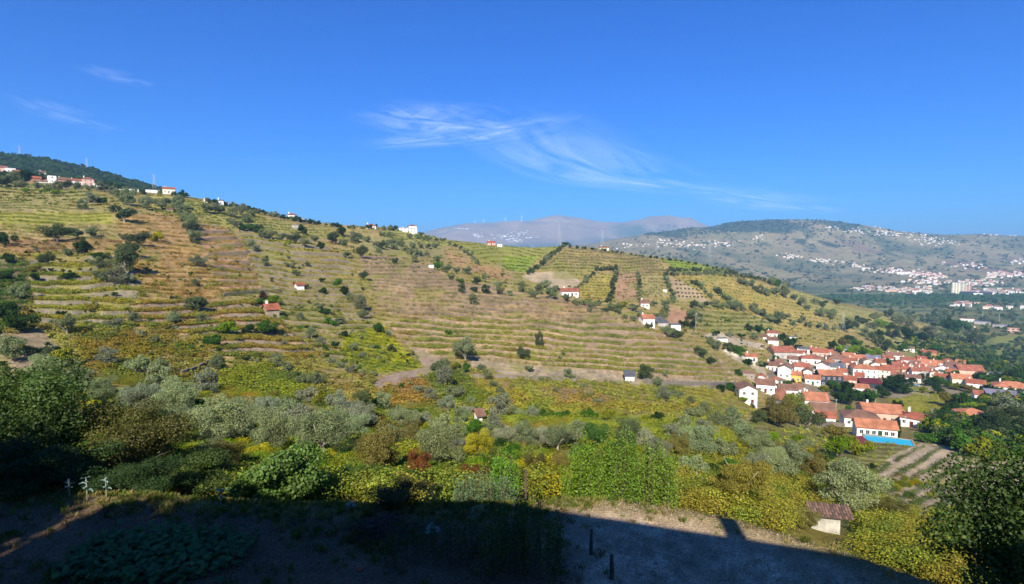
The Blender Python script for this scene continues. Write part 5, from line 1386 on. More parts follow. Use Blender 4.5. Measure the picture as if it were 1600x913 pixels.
zone([(841, 542, 14, 'olivedark', 1.5), (816, 562, 21, 'olivedark'), (825, 581, 13), (887, 590, 14), (895, 596, 12), (844, 597, 12), (909, 606, 10), (868, 614, 10), (920, 619, 9), (935, 634, 17), (1009, 596, 24, 'olivedark'), (1027, 604, 17), (1037, 628, 24, 'olivegrey'), (1057, 624, 18), (1080, 634, 14), (1085, 660, 30), (1101, 649, 18), (1040, 590, 10),
      (727, 566, 38), (687, 585, 30), (712, 582, 15, 'yellowgreen'), (726, 582, 16, 'green'), (701, 524, 9, 'green'), (695, 606, 30, 'olivegrey'), (713, 626, 32), (654, 616, 18, 'olivegrey'), (640, 606, 12), (674, 630, 22, 'olivegrey'), (753, 584, 16), (761, 594, 15), (772, 607, 18), (782, 619, 16), (791, 629, 15), (737, 636, 16),
      (750, 630, 15, 'yellowgreen'), (780, 655, 38, 'olivegrey'), (700, 645, 32, 'olivegrey'), (735, 654, 28, 'olivegrey'), (875, 563, 8), (880, 556, 8), (1120, 604, 9)], 'below the wide terraces')
t_ = tree(757, 656, 9, 'green', 'narrow bright cypress left of the round grey olive tree', None, 2.4, name='cypress')
zone([(815, 652, 17), (834, 656, 20, 'olivegrey'), (852, 656, 22, 'green', .8), (868, 657, 24, 'green', .8), (884, 656, 18, 'green', .9), (897, 656, 14, 'dark'), (921, 658, 27, 'green', .9), (949, 656, 25, 'yellowgreen', .9), (1009, 660, 15, 'yellowgreen'), (1029, 662, 24, 'dark', .9), (1057, 662, 14, 'dark', .9), (800, 648, 16), (975, 655, 16, 'brown', .7)], 'in the hedge above the yellow strip')
zone([(29 + 590, 382, 12), (626, 380, 10), (612, 372, 11), (598, 370, 10), (640, 374, 10), (652, 374, 9), (662, 375, 9), (672, 376, 9), (682, 377, 8), (692, 378, 8), (610, 384, 12), (628, 386, 12), (645, 388, 11), (658, 388, 11), (670, 389, 11), (680, 388, 10), (640, 398, 12), (655, 400, 12), (668, 401, 10), (648, 410, 12)], 'in the grove rows below the white villa')
line([(704, 384), (720, 390), (732, 399), (746, 413)], 7, 8, 'falling across the ridge vineyard')
line([(888, 384), (872, 394), (856, 406), (840, 420), (826, 430)], 17, 9, 'left of the high terraces', 'olivedark')
line([(963, 430), (957, 450), (952, 474)], 8, 9, 'between the yellow and the brown square plots', 'olivedark')
line([(998, 430), (1000, 448), (999, 470)], 8, 8, 'between the brown and the striped square plots')
line([(1039, 434), (1046, 452), (1053, 474)], 8, 9, 'left of the young olive grid')
line([(933, 424), (950, 423), (962, 423)], 6, 8, 'above the yellow square plot', 'olivedark', frm='left')
line([(928, 430), (914, 442), (900, 453), (898, 462)], 8, 8, 'left of the yellow square plot')
line([(1042, 424), (1080, 425), (1115, 427), (1150, 430)], 18, 7, 'below the lime green plot', 'olivedark', frm='left')
line([(1040, 431), (1085, 431), (1120, 431), (1160, 434)], 14, 8, 'lower row under the lime plot', frm='left')
line([(1085, 445), (1098, 452), (1110, 468)], 7, 9, 'right of the young olive grid')
line([(1117, 456), (1128, 466), (1142, 474), (1152, 480)], 8, 10, 'crossing the wide ochre slope')
line([(1083, 483), (1100, 481), (1120, 482), (1145, 484), (1160, 488)], 8, 13, 'above the green terraces', frm='left')
line([(1176, 488), (1190, 495), (1202, 502), (1216, 508)], 6, 13, 'right of the green terraces')
line([(1160, 446), (1175, 450), (1186, 458), (1198, 464)], 7, 11, 'on the wide ochre slope', frm='left')
line([(1130, 422), (1160, 434), (1200, 441), (1240, 452)], 16, 8, 'along the shoulder of the hill', 'olivedark', frm='left')
# young trees in a grid
for r in range(5):
    for c in range(8):
        px, py = 1056 + c * 6 + r * 1.2, 440 + r * 6.2 + c * .2
        if inpoly(np.array([px]), np.array([py]), PLOTS[[p[0] for p in PLOTS].index('young olive grid')][1])[0]:
            tree(px, py, 3.4, 'olivedark', 'small young tree of the regular grid on pale ground', 'young trees of the grid', .9, 'far')
# right hand slopes above the village
zone([(1205, 446, 14), (1216, 450, 14, 'green'), (1225, 456, 12), (1212, 462, 14), (1226, 466, 14), (1240, 470, 12), (1253, 480, 14), (1262, 486, 12), (1272, 476, 12), (1285, 480, 14, 'olivedark'), (1298, 493, 14), (1283, 496, 16), (1300, 500, 14), (1305, 477, 12, 'olivedark'), (1256, 502, 10), (1216, 495, 12), (1228, 500, 12),
      (1240, 510, 13), (1262, 512, 12), (1280, 514, 12), (1292, 517, 13, 'olivegrey'), (1304, 517, 10), (1320, 518, 16, 'dark'), (1250, 506, 10), (1328, 508, 14), (1336, 516, 14, 'olivedark')], 'on the slope above the village')
zone([(1350, 508, 14, 'olivedark'), (1362, 514, 13), (1368, 500, 14), (1376, 512, 18, 'bright', .9), (1388, 514, 16, 'green', .9), (1400, 504, 16), (1408, 508, 14), (1390, 497, 14, 'olivedark'), (1350, 526, 14), (1362, 534, 14, 'olivedark'), (1374, 528, 14, 'dark'), (1398, 530, 22, 'olivedark', 1.1), (1378, 552, 30, 'olivedark', 1.0), (1414, 532, 20, 'dark', 1.1), (1430, 524, 14),
      (1444, 522, 14), (1458, 528, 16, 'olivegrey'), (1470, 535, 16), (1480, 531, 14), (1440, 536, 16, 'dark'), (1484, 520, 22, 'dark', 1.1), (1496, 520, 26, 'green', 1), (1512, 524, 18), (1500, 535, 16), (1520, 540, 22, 'olivedark'), (1460, 549, 18, 'green', .9), (1408, 549, 18, 'green', .8), (1394, 545, 12, 'bright', .9),
      (1425, 500, 10), (1420, 512, 14), (1340, 503, 12, 'olivedark')], 'beyond the village')
zone([(1230, 545, 15, 'dark'), (1238, 540, 16, 'green'), (1222, 533, 14, 'dark'), (1250, 547, 16, 'dark', .7), (1300, 548, 16, 'dark'), (1318, 544, 14, 'brown', 1.2), (1312, 552, 16, 'bright'), (1335, 556, 20, 'bright', .9), (1346, 556, 16, 'green'), (1355, 558, 18, 'bright', .9), (1370, 566, 22, 'bright', 1), (1338, 546, 18, 'green'), (1328, 538, 16, 'dark'),
      (1212, 568, 14, 'green'), (1185, 572, 10), (1228, 606, 18, 'green', .9), (1240, 606, 16, 'dark', .8), (1216, 604, 12, 'green', .8), (1372, 582, 12, 'green', .7), (1388, 570, 14, 'dark', .7)], 'among the houses of the upper village')
zone([(1300, 614, 24, 'green', .9), (1318, 616, 26, 'dark', .9), (1290, 612, 16, 'yellowgreen', .7), (1313, 630, 26, 'dark', .9), (1330, 634, 30, 'dark', .8), (1346, 628, 24, 'dark', .9), (1360, 630, 28, 'green', .9), (1378, 622, 24, 'dark', .9), (1398, 612, 34, 'dark', .9), (1412, 616, 24, 'dark', .9), (1385, 608, 20, 'green', .9), (1370, 640, 18, 'green', .8), (1325, 645, 18, 'green', .7),
      (1422, 600, 12, 'dark', .8), (1440, 596, 16, 'dark', .9), (1455, 604, 18, 'dark'), (1468, 604, 18, 'green'), (1480, 606, 16, 'green', .9), (1464, 616, 20, 'dark', .8), (1440, 614, 16, 'yellowgreen', .7), (1490, 592, 20, 'green', .7), (1478, 588, 16, 'green', .7), (1506, 585, 16, 'green', .7), (1495, 610, 20, 'yellowgreen', .7), (1514, 614, 20, 'brown', .7)], 'among the houses of the lower village')
zone([(1478, 634, 28, 'brown', .9), (1500, 640, 32, 'green'), (1512, 646, 30, 'bright', .8), (1490, 650, 26, 'dark'), (1530, 638, 24, 'dark', .8), (1545, 640, 26, 'green', .8), (1562, 648, 30), (1580, 655, 40, 'olivegrey'), (1600, 650, 30, 'dark'), (1560, 670, 40), (1590, 680, 40, 'olivedark'), (1480, 664, 30, 'dark'), (1466, 678, 36, 'green', .8), (1494, 676, 30, 'yellowgreen', .8),
      (1520, 684, 36, 'green', .9), (1450, 668, 22, 'dark'), (1550, 690, 44, 'dark'), (1445, 692, 28, 'green', .6), (1402, 640, 12, 'dark', 1.6), (1560, 604, 20, 'dark', .8), (1545, 600, 20, 'green', .8), (1530, 596, 20, 'dark', .7), (1580, 596, 24, 'dark', .8), (1600, 590, 26, 'green', .9)], 'at the right beyond the ploughed slope')
tree(1402, 683, 11, 'dark', 'narrow dark cypress between the villa and its wing', None, 2.6, name='cypress')
zone([(1218, 668, 50, 'brown'), (1240, 664, 44, 'yellowgreen', 1), (1262, 672, 40, 'olivedark'), (1205, 662, 34, 'brown', .9), (1188, 662, 24, 'olivedark', .8), (1160, 628, 14, 'bright', .8), (1308, 690, 34, 'brown'), (1316, 700, 30, 'dark', .8), (1287, 722, 24, 'dark', .9), (1312, 716, 40, 'bright', .8), (1338, 712, 40, 'yellowgreen', .8), (1352, 706, 16, 'green', .6),
      (1245, 690, 20, 'bright', .7), (1210, 690, 22, 'bright', .7), (1262, 704, 20, 'olive')], 'below the village, left of the pool')
# the big olive trees of the valley bottom
NO = [(161, 628, 50), (214, 650, 62, 'olivegrey'), (277, 655, 70), (302, 680, 60), (355, 697, 92, 'olive', 1.0), (426, 712, 70, 'olive', 1.1), (398, 668, 48), (505, 712, 100, 'olive', .95), (455, 690, 46), (548, 690, 50), (540, 660, 40, 'olivegrey'), (610, 700, 50, 'olive', .9), (740, 690, 36, 'green'), (765, 690, 36), (465, 668, 40, 'olivegrey'), (567, 676, 50, 'olivegrey'), (684, 738, 78, 'olive', 1.3), (712, 716, 46, 'olivegrey'), (640, 672, 46),
      (690, 682, 40), (320, 615, 36, 'olivegrey'), (338, 640, 34), (790, 700, 44, 'olivegrey'), (818, 702, 46), (845, 702, 44, 'olivegrey'), (872, 704, 46), (893, 700, 34), (980, 700, 46, 'olivedark', 1.1), (1009, 705, 36, 'olivegrey'),
      (1095, 716, 60), (1118, 668, 26), (1135, 676, 32), (1155, 684, 32), (1172, 700, 40), (1190, 715, 44), (1206, 738, 50), (1182, 742, 44, 'olivegrey'), (1240, 738, 56), (1222, 752, 40), (1268, 750, 44, 'brown'), (1050, 690, 30, 'olivegrey'), (120, 610, 44, 'olivegrey'), (70, 600, 50), (600, 640, 30), (240, 632, 34, 'olivegrey'),
      (250, 610, 40), (420, 655, 42, 'olivegrey'), (370, 660, 44), (450, 664, 40), (590, 672, 34, 'brown'), (620, 664, 32), (660, 668, 32, 'olivegrey'), (722, 672, 32), (770, 676, 36, 'olivegrey'), (905, 682, 28), (930, 694, 42, 'green', .9), (1060, 716, 42, 'brown', .9), (1085, 748, 40), (1028, 724, 42, 'olivegrey'), (1130, 718, 38), (1150, 742, 40, 'green', .8),
      (860, 730, 40, 'yellowgreen', .8), (908, 736, 44, 'green', .8), (560, 712, 38, 'brown'), (470, 742, 44, 'green', .8), (530, 748, 40, 'yellowgreen', .9), (390, 738, 40, 'green', .8), (338, 724, 50), (262, 706, 60, 'dark'), (240, 726, 50, 'green', .9), (300, 655, 40, 'green', .9), (385, 690, 44, 'dark', .8), (480, 690, 40, 'green', .8), (545, 722, 44, 'dark', .7), (590, 640, 26, 'dark'), (650, 652, 26, 'green', .8), (735, 705, 40, 'dark', .8), (800, 722, 40, 'green', .7), (960, 712, 36, 'dark', .8), (1015, 748, 44, 'yellowgreen', .7), (1115, 745, 36, 'dark', .7), (1215, 775, 40, 'green', .6), (1250, 780, 34, 'dark', .6), (1300, 752, 34, 'dark', .7), (1070, 672, 24), (1100, 680, 28, 'olivegrey'), (1145, 664, 26), (520, 680, 44), (640, 700, 44, 'brown', .9)]
zone(NO, 'along the valley bottom')
tree(1328, 806, 104, 'olive', 'large round silvery olive tree behind the whitewashed shed', None, .95, 'near', name='olive_tree')

tree(1264, 830, 40, 'brown', 'small thin tree left of the whitewashed shed', None, .9, 'near', name='fruit_tree')
tree(1392, 812, 60, 'brown', 'low rusty brown bush right of the large olive tree', None, .5, 'near', name='bush', tone=.8)
tree(740, 770, 52, 'rust', 'rust coloured shrub before the tall olive tree', None, .8, 'near', name='bush', tone=.7)
tree(748, 720, 46, 'yellow', 'bright yellow green shrub right of the tall olive tree', None, 1.0, 'near', name='bush')
tree(836, 748, 46, 'brown', 'round olive brown shrub left of the gap above the pole vines', None, .95, 'near', name='bush')
tree(878, 748, 36, 'brown', 'round olive brown shrub against the tall shoots bush', None, 1.2, 'near', name='bush')
tree(600, 748, 70, 'brown', 'climbing autumn shrub with reddish leaves on stakes', None, 1.25, 'near', name='bush', tone=.95)
tree(655, 752, 44, 'rust', 'reddish climbing shrub beside the rust one', None, 1.1, 'near', name='bush', tone=.9)
tree(560, 768, 60, 'green', 'yellow green bramble right of the fig bush', None, .8, 'near', name='bush')
tree(625, 795, 95, 'brown', 'dark bramble hanging over the terrace edge', None, .5, 'near', name='bush', tone=.6)
tree(672, 788, 50, 'dark', 'dark shrub under the reddish climber', None, .75, 'near', name='bush', tone=.6)
# skyline trees
SK = []
for a, b, n, w_ in ((300, 312, 0, 0), (320, 420, 16, 8), (420, 500, 16, 8), (500, 600, 10, 7), (600, 622, 4, 9), (655, 664, 1, 10), (890, 1010, 16, 5), (1010, 1130, 16, 5)):
    for k in range(n): SK.append((a + (b - a) * (k + random.random()) / n, w_))
for i, (px, w_) in enumerate(SK):
    py = float(np.interp(px, PXC, ridge_py)) + 2.5 + random.uniform(0, 1.2)
    tree(px, py, w_ * random.uniform(.8, 1.3), random.choice(['olivedark', 'dark', 'olive']), 'small dark tree standing on the skyline of the near ridge', 'skyline trees of the near ridge', 1.0, 'far')
# trees round the hamlet
zone([(10, 292, 20, 'olivedark'), (24, 292, 22), (38, 289, 24, 'dark', 1.2), (34, 296, 14), (60, 297, 14), (75, 298, 13), (92, 298, 14), (104, 296, 18, 'olivedark'), (122, 300, 14), (140, 298, 12), (158, 300, 14, 'olivegrey'), (170, 300, 12), (146, 318, 22, 'olivegrey'), (160, 318, 12, 'green'), (38, 300, 12, 'bright', .7), (70, 302, 12, 'bright', .7), (88, 304, 14, 'bright', .6), (180, 308, 14, 'olivegrey'),
      (0, 284, 20, 'dark'), (-12, 292, 26), (210, 304, 10), (224, 305, 10, 'dark'), (250, 306, 9), (272, 307, 10, 'olivedark'), (284, 308, 10, 'dark'), (292, 309, 9)], 'around the hamlet')
plant_trees(); print('trees', len(TREES))

# ------------------------------------------------------------------ woods and scrub that read as a mass
def field(n, poly, gen, ymin=0, ymax=9e9, dens=None):
    ax = np.array(poly); x0, y0 = ax.min(0); x1, y1 = ax.max(0)
    px = RNG.uniform(max(x0, -110), min(x1, 1710), n); py = RNG.uniform(y0, y1, n)
    m = inpoly(px, py, poly)
    if dens is not None: m &= RNG.random(n) < dens(px, py)
    px, py = px[m], py[m]
    x, y, z = gp(px, py); ok = (y > ymin) & (y < ymax)
    return px[ok], py[ok], x[ok], y[ok], z[ok]
def tints(names, n, k=1.0):
    A = np.array([COLS[c] for c in names]); return A[RNG.integers(0, len(names), n)] * RNG.uniform(.75, 1.2, (n, 1)) * k
# wooded hill
px, py, x, y, z = field(11000, [(-110, 225), (0, 236), (50, 238), (100, 247), (150, 257), (200, 272), (250, 286), (300, 306), (270, 304), (200, 299), (100, 289), (-110, 288)], None, 520, 1400)
S = RNG.uniform(3, 5.5, len(x)) * np.clip((310 - px) / 120, .45, 1); scatter('woods', 'dark wood covering the hill behind the hamlet', BRI + OLI, np.stack([x, y, z - 1], 1), S, RNG.uniform(0, 6, len(x)), tints(['dark', 'olivedark', 'dark', 'green'], len(x), .9))
# far slopes: hedges, orchards, woods
px, py, x, y, z = field(10000, [(930, 385), (1000, 372), (1200, 350), (1350, 356), (1700, 372), (1700, 465), (1300, 465), (1100, 415), (1000, 398)], None, 2150, 5500, lambda a, b: np.clip(vnoise(a / 16, b / 5, 401) * 1.7 - .6, .06, 1))
S = RNG.uniform(4, 9, len(x)); scatter('woodland', 'dark trees and hedges strewn over the far slopes', BRI, np.stack([x, y, z - 1], 1), np.stack([S * 1.4, S, S * .8], 1), RNG.uniform(0, 6, len(x)), tints(['dark', 'olivedark', 'olive', 'brown'], len(x), 1.25))
px, py, x, y, z = field(5200, [(1005, 352), (1072, 352), (1095, 360), (1130, 347), (1200, 336), (1250, 341), (1345, 348), (1340, 360), (1280, 352), (1235, 365), (1170, 362), (1070, 370), (1005, 367)], None, 2500, 9e9, lambda a, b: np.clip(vnoise(a / 18, b / 6, 461) * 1.8 - .15, .1, 1))
S = RNG.uniform(4, 8, len(x)); scatter('woods', 'dark wood on top of the far hill', BRI, np.stack([x, y, z - 2], 1), S, RNG.uniform(0, 6, len(x)), tints(['dark', 'olivedark', 'olive'], len(x), 1.0))
# river woods and orchards of the plain
px, py, x, y, z = field(9000, [(1270, 462), (1700, 458), (1700, 475), (1500, 480), (1400, 484), (1330, 480)], None, 1200, 2600, lambda a, b: np.clip(1.2 - np.abs(b - 467) / 6, .08, 1))
S = RNG.uniform(3.5, 6.5, len(x)); scatter('woods', 'belt of dark trees along the river below the city', BRI, np.stack([x, y, z - 1], 1), S, RNG.uniform(0, 6, len(x)), tints(['dark', 'olivedark', 'green'], len(x), 1.4))
px, py, x, y, z = field(9000, [(1380, 480), (1700, 472), (1700, 600), (1540, 575), (1500, 540), (1440, 505)], None, 650, 2300, lambda a, b: np.clip(vnoise(a / 20, b / 5, 411) * 1.8 - .75, .04, 1))
S = RNG.uniform(2.2, 4.5, len(x)); scatter('orchards', 'orchards and hedges of the plain right of the hill', BRI + OLI, np.stack([x, y, z], 1), np.stack([S * 1.3, S, S * .9], 1), RNG.uniform(0, 6, len(x)), tints(['olivedark', 'olivedark', 'green', 'brown', 'dark'], len(x), 1.15))
# thickets right of the village
px, py, x, y, z = field(5200, [(1440, 520), (1540, 540), (1700, 560), (1700, 720), (1530, 720), (1470, 690), (1440, 665), (1530, 640), (1540, 610), (1530, 580), (1440, 560), (1400, 540)], None, 120, 1000)
S = RNG.uniform(1.4, 3.6, len(x)); scatter('thicket', 'dense green thicket right of the village', BRI + OLI, np.stack([x, y, z - .3], 1), S, RNG.uniform(0, 6, len(x)), tints(['dark', 'green', 'olivedark', 'yellowgreen', 'dark'], len(x)))
# scrub among the vineyards
px, py, x, y, z = field(2600, [(-110, 376), (200, 380), (380, 350), (600, 380), (600, 400), (560, 480), (660, 570), (600, 640), (400, 600), (100, 570), (-110, 600)], None, 60, 700, lambda a, b: np.clip(vnoise(a / 25, b / 9, 421) * 1.6 - .4, .05, 1))
S = RNG.uniform(.35, 1.0, len(x)); scatter('undergrowth', 'low scrub on banks between the left vineyards', BRI + OLI, np.stack([x, y, z], 1), S, RNG.uniform(0, 6, len(x)), tints(['brown', 'yellowgreen', 'olivegrey', 'green', 'dark'], len(x), 1.0))
px, py, x, y, z = field(1500, [(700, 400), (1100, 500), (1240, 480), (1400, 520), (1400, 560), (1200, 560), (1000, 500), (880, 470)], None, 200, 900, lambda a, b: np.clip(vnoise(a / 25, b / 9, 431) * 1.6 - .5, .05, 1))
S = RNG.uniform(.5, 1.6, len(x)); scatter('undergrowth', 'low scrub on banks of the right hand slopes', BRI + OLI, np.stack([x, y, z], 1), S, RNG.uniform(0, 6, len(x)), tints(['brown', 'olivedark', 'olivegrey', 'green', 'dark'], len(x), .95))
# valley bottom: brambles and weeds
px, py, x, y, z = field(5200, [(-110, 590), (130, 590), (330, 605), (540, 640), (1180, 690), (1300, 700), (1460, 760), (1500, 790), (1300, 770), (1040, 720), (900, 740), (820, 770), (560, 780), (-110, 760)], None, 26, 160, lambda a, b: np.clip(vnoise(a / 30, b / 14, 441) * 1.5 - .1, .1, 1))
S = RNG.uniform(.3, .9, len(x)); scatter('undergrowth', 'brambles and weeds in the valley bottom', BRN + WEED, np.stack([x, y, z - .1], 1), np.stack([S * 1.4, S * 1.3, S], 1), RNG.uniform(0, 6, len(x)), tints(['yellowgreen', 'green', 'brown', 'yellow', 'dark', 'bright'], len(x), .95))
px, py, x, y, z = field(900, [(1035, 705), (1130, 700), (1290, 745), (1500, 795), (1560, 830), (1560, 900), (1480, 900), (1350, 850), (1230, 805), (1150, 800), (1035, 785)], None, 22, 90, lambda a, b: np.clip(vnoise(a / 22, b / 10, 471) * 1.8 - .6, .03, 1) * ~((a > 1225) & (a < 1345) & (b > 795) & (b < 860)))
S = RNG.uniform(.3, .75, len(x)); scatter('undergrowth', 'dark weeds and brambles among the vines below the terrace', BRN + WEED, np.stack([x, y, z - .1], 1), np.stack([S * 1.3, S * 1.2, S], 1), RNG.uniform(0, 6, len(x)), tints(['green', 'brown', 'dark', 'dark', 'rust'], len(x), .85))
# grass: bank of the terrace, dry stalks, straw
ex = RNG.uniform(-26, 19, 5200); ey = edge_at(ex, np.full_like(ex, 22.0)); 
ey = np.array([np.interp(a / b, TC, edge_D) for a, b in zip(ex, ey)]) + RNG.normal(.4, 1.0, len(ex))
g_ok = RNG.random(len(ex)) < np.where(ex > 3.5, .14, .5)
ex, ey = ex[g_ok], ey[g_ok]
gc = np.where((RNG.random(len(ex)) < .45)[:, None], hexc('#a99a5e', .7), hexc('#7a8a3c', .6)) * RNG.uniform(.7, 1.2, (len(ex), 1))
scatter('grass', 'dry and green grass along the edge of the terrace', TUFT, np.stack([ex, ey, Hn(ex, ey)], 1), RNG.uniform(.2, .7, len(ex)), RNG.uniform(0, 6, len(ex)), gc)
x = RNG.uniform(-24, 3, 2000); y = RNG.uniform(14, 24, len(x)); k = RNG.random(len(x)) < np.clip(fbm(x / 2.5, y / 2, 3, 115) * 2.2 + .12, .05, 1); x, y = x[k], y[k]
gc = np.where((RNG.random(len(x)) < .4)[:, None], hexc('#8d7f5a', .6), hexc('#5f7a34', .6)) * RNG.uniform(.7, 1.2, (len(x), 1))
scatter('grass', 'weeds growing in the shaded yard', TUFT, np.stack([x, y, Hn(x, y)], 1), RNG.uniform(.3, .8, len(x)), RNG.uniform(0, 6, len(x)), gc)
x = RNG.uniform(1.0, 19, 15000); y = RNG.uniform(12, 24, len(x)); k = (y < edge_at(x, y)); x, y = x[k], y[k]
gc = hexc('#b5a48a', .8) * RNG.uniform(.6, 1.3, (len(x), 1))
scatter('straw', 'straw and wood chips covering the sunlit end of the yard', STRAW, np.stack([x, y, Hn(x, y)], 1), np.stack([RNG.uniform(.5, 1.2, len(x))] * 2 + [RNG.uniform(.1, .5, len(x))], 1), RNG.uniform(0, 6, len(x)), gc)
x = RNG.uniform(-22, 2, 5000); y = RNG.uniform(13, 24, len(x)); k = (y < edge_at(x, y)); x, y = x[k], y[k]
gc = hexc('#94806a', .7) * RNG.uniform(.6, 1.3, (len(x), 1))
scatter('straw', 'dead stalks littering the shaded yard', STRAW, np.stack([x, y, Hn(x, y)], 1), np.stack([RNG.uniform(.5, 1.5, len(x))] * 2 + [RNG.uniform(.1, .5, len(x))], 1), RNG.uniform(0, 6, len(x)), gc)

# ------------------------------------------------------------------ foreground plants
def fgmesh(seed, n, L_, W_, spread, blobs, mat=None, fb=-.6, br=(.2, .38), trunk=.3, up=0):
    return make_tree_kind(seed, n, L_, W_, mat or M_BROAD, M_BARK, blobs, spread, trunk, .05, br, .5, up, 7, fb)
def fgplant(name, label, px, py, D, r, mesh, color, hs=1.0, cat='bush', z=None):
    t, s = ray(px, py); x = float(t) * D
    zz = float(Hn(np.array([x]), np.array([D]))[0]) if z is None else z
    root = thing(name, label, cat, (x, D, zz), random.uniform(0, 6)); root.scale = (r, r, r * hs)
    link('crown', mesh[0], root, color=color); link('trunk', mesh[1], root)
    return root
FIG = fgmesh(500, 12000, .07, .062, (1.15, .9, .75), 26, fb=-1)
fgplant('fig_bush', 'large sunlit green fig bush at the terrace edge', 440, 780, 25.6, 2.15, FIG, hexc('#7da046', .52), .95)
BIG1 = fgmesh(501, 34000, .038, .028, (1.1, 1, 1.0), 34)
fgplant('leafy_tree', 'tall bright green leafy tree at the left edge', 30, 700, 27, 3.9, BIG1, hexc('#6a8a3c', .42), .84, 'tree')
BIG2 = fgmesh(502, 30000, .036, .026, (1.15, 1, .9), 34)
fgplant('leafy_tree', 'dark autumn tinged tree right of the bright one', 192, 720, 28, 3.0, BIG2, hexc('#80803a', .42), .86, 'tree')
BIG3 = fgmesh(503, 20000, .045, .032, (1.2, 1, .7), 26)
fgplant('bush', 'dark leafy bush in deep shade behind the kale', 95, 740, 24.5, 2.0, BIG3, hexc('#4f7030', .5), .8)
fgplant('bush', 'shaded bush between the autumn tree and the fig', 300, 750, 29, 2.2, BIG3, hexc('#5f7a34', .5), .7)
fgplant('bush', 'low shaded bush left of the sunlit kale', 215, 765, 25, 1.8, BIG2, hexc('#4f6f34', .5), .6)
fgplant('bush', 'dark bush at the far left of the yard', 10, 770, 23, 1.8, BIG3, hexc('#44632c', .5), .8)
fgplant('bush', 'orange tinged shrub left of the fig bush', 345, 742, 33, 1.5, BIG2, hexc('#9a8a34', .55), .8)
RT = make_tree_kind(506, 24000, .05, .02, M_LEAF, M_PALEBARK, 34, (1.15, 1, .62), .42, .06, (.16, .32), .5, .9, 8, -.35)
fgplant('fruit_tree', 'round olive brown tree with pale forked trunk beside the terrace', 1158, 792, 37, 2.3, RT, hexc('#a39a48', .68), 1.05, 'tree')
# dark tree in the right foreground
DR = fgmesh(504, 24000, .042, .032, (1.1, 1, 1.15), 70, br=(.16, .32))
fgplant('walnut_tree', 'large dark tree filling the lower right corner', 1610, 800, 15, 2.45, DR, hexc('#58762e', .52), 1.08, 'tree', -10.9)
fgplant('leafy_bush', 'leafy branches under the large dark tree', 1540, 870, 16, 1.3, BIG1, hexc('#6f8430', .55), .9, 'bush', -12.4)
fgplant('leafy_bush', 'second leafy mass right under the dark tree', 1600, 880, 14.5, 1.7, BIG2, hexc('#5f7430', .5), .9, 'bush', -12.2)

# tall bushes of upright shoots
def shoots(seed, n, h, spreadx, spready, leaf):
    rng = np.random.default_rng(seed); P = []; Nn = []; m = MB()
    for i in range(n):
        bx, by = rng.uniform(-1, 1) * spreadx, rng.uniform(-1, 1) * spready
        hh = h * rng.uniform(.62, 1.0) * (.45 + .55 * math.sqrt(max(0, 1 - (bx / spreadx) ** 2))); lx, ly = rng.normal(0, .12, 2)
        if i < n // 3: m.tube([(bx, by, -.3), (bx + lx * .5, by + ly * .5, hh * .5), (bx + lx, by + ly, hh)], [.025, .018, .006], 4)
        k = int(hh * 34); q = rng.random(k) ** .8
        p = np.stack([bx + lx * q, by + ly * q, q * hh], 1) + rng.normal(0, .07, (k, 3)) * (1.4 - q[:, None] * .6)
        P.append(p); a = rng.uniform(0, 6.28, k); Nn.append(np.stack([np.cos(a), np.sin(a), np.full(k, .5)], 1))
    P = np.concatenate(P); Nn = np.concatenate(Nn)
    return leaf_cloud('leaves', P, Nn, leaf, leaf * .62, M_BROAD, rng, jitter=.5), m.mesh('stems', [M_BARK], True)
for j, (px, w_, D, h_, lb, c) in enumerate(((912, 1.0, 27.0, 3.3, 'left tall bush of upright leafy shoots behind the yard', '#86a82c'), (965, 1.15, 27.0, 4.3, 'tallest bush of upright leafy shoots, in the middle', '#7ca02c'), (1022, 1.0, 27.2, 4.0, 'right tall bush of upright leafy shoots behind the yard', '#86a434'))):
    t, s = ray(px, 780); x = float(t) * D; z = float(Hn(np.array([x]), np.array([D]))[0])
    r = thing('shoot_bush', lb, 'bush', (x, D, z - .2), 0, 'tall shoot bushes behind the yard')
    a, b = shoots(520 + j, 105, h_ + .9, w_, .8, .1); link('leaves', a, r, color=hexc(c, .62)); link('stems', b, r)['kind'] = 'stuff'
a, b = shoots(530, 60, 3.0, .8, .6, .09); x = float(ray(790, 780)[0]) * 29
r = thing('shoot_bush', 'vivid green bush of upright shoots behind the grey green shrub', 'bush', (x, 29, float(Hn(np.array([x]), np.array([29.]))[0]) - .1)); link('leaves', a, r, color=hexc('#7cb02a', .66)); link('stems', b, r)['kind'] = 'stuff'
a, b = shoots(531, 90, 1.9, 1.45, .5, .075); x = float(ray(757, 780)[0]) * 26
r = thing('shoot_bush', 'grey green staked shrub left of the grey post', 'bush', (x, 26, float(Hn(np.array([x]), np.array([26.]))[0]) + .1)); link('leaves', a, r, color=hexc('#7f9a6c', .6)); link('stems', b, r)['kind'] = 'stuff'
a, b = shoots(532, 70, 2.6, 1.3, .7, .09); x = float(ray(815, 900)[0]) * 17.5
r = thing('climbing_bean_plant', 'dark leafy climber in the shade at the bottom centre', 'bush', (x, 17.5, -10)); link('leaves', a, r, color=hexc('#5d7a38', .5)); link('stems', b, r)['kind'] = 'stuff'
a, b = shoots(533, 80, 1.3, 1.9, .8, .08); x = float(ray(690, 880)[0]) * 18.5
r = thing('weedy_bush', 'low dark weedy bush in the shade left of the climber', 'bush', (x, 18.5, -10)); link('leaves', a, r, color=hexc('#48682e', .5)); link('stems', b, r)['kind'] = 'stuff'

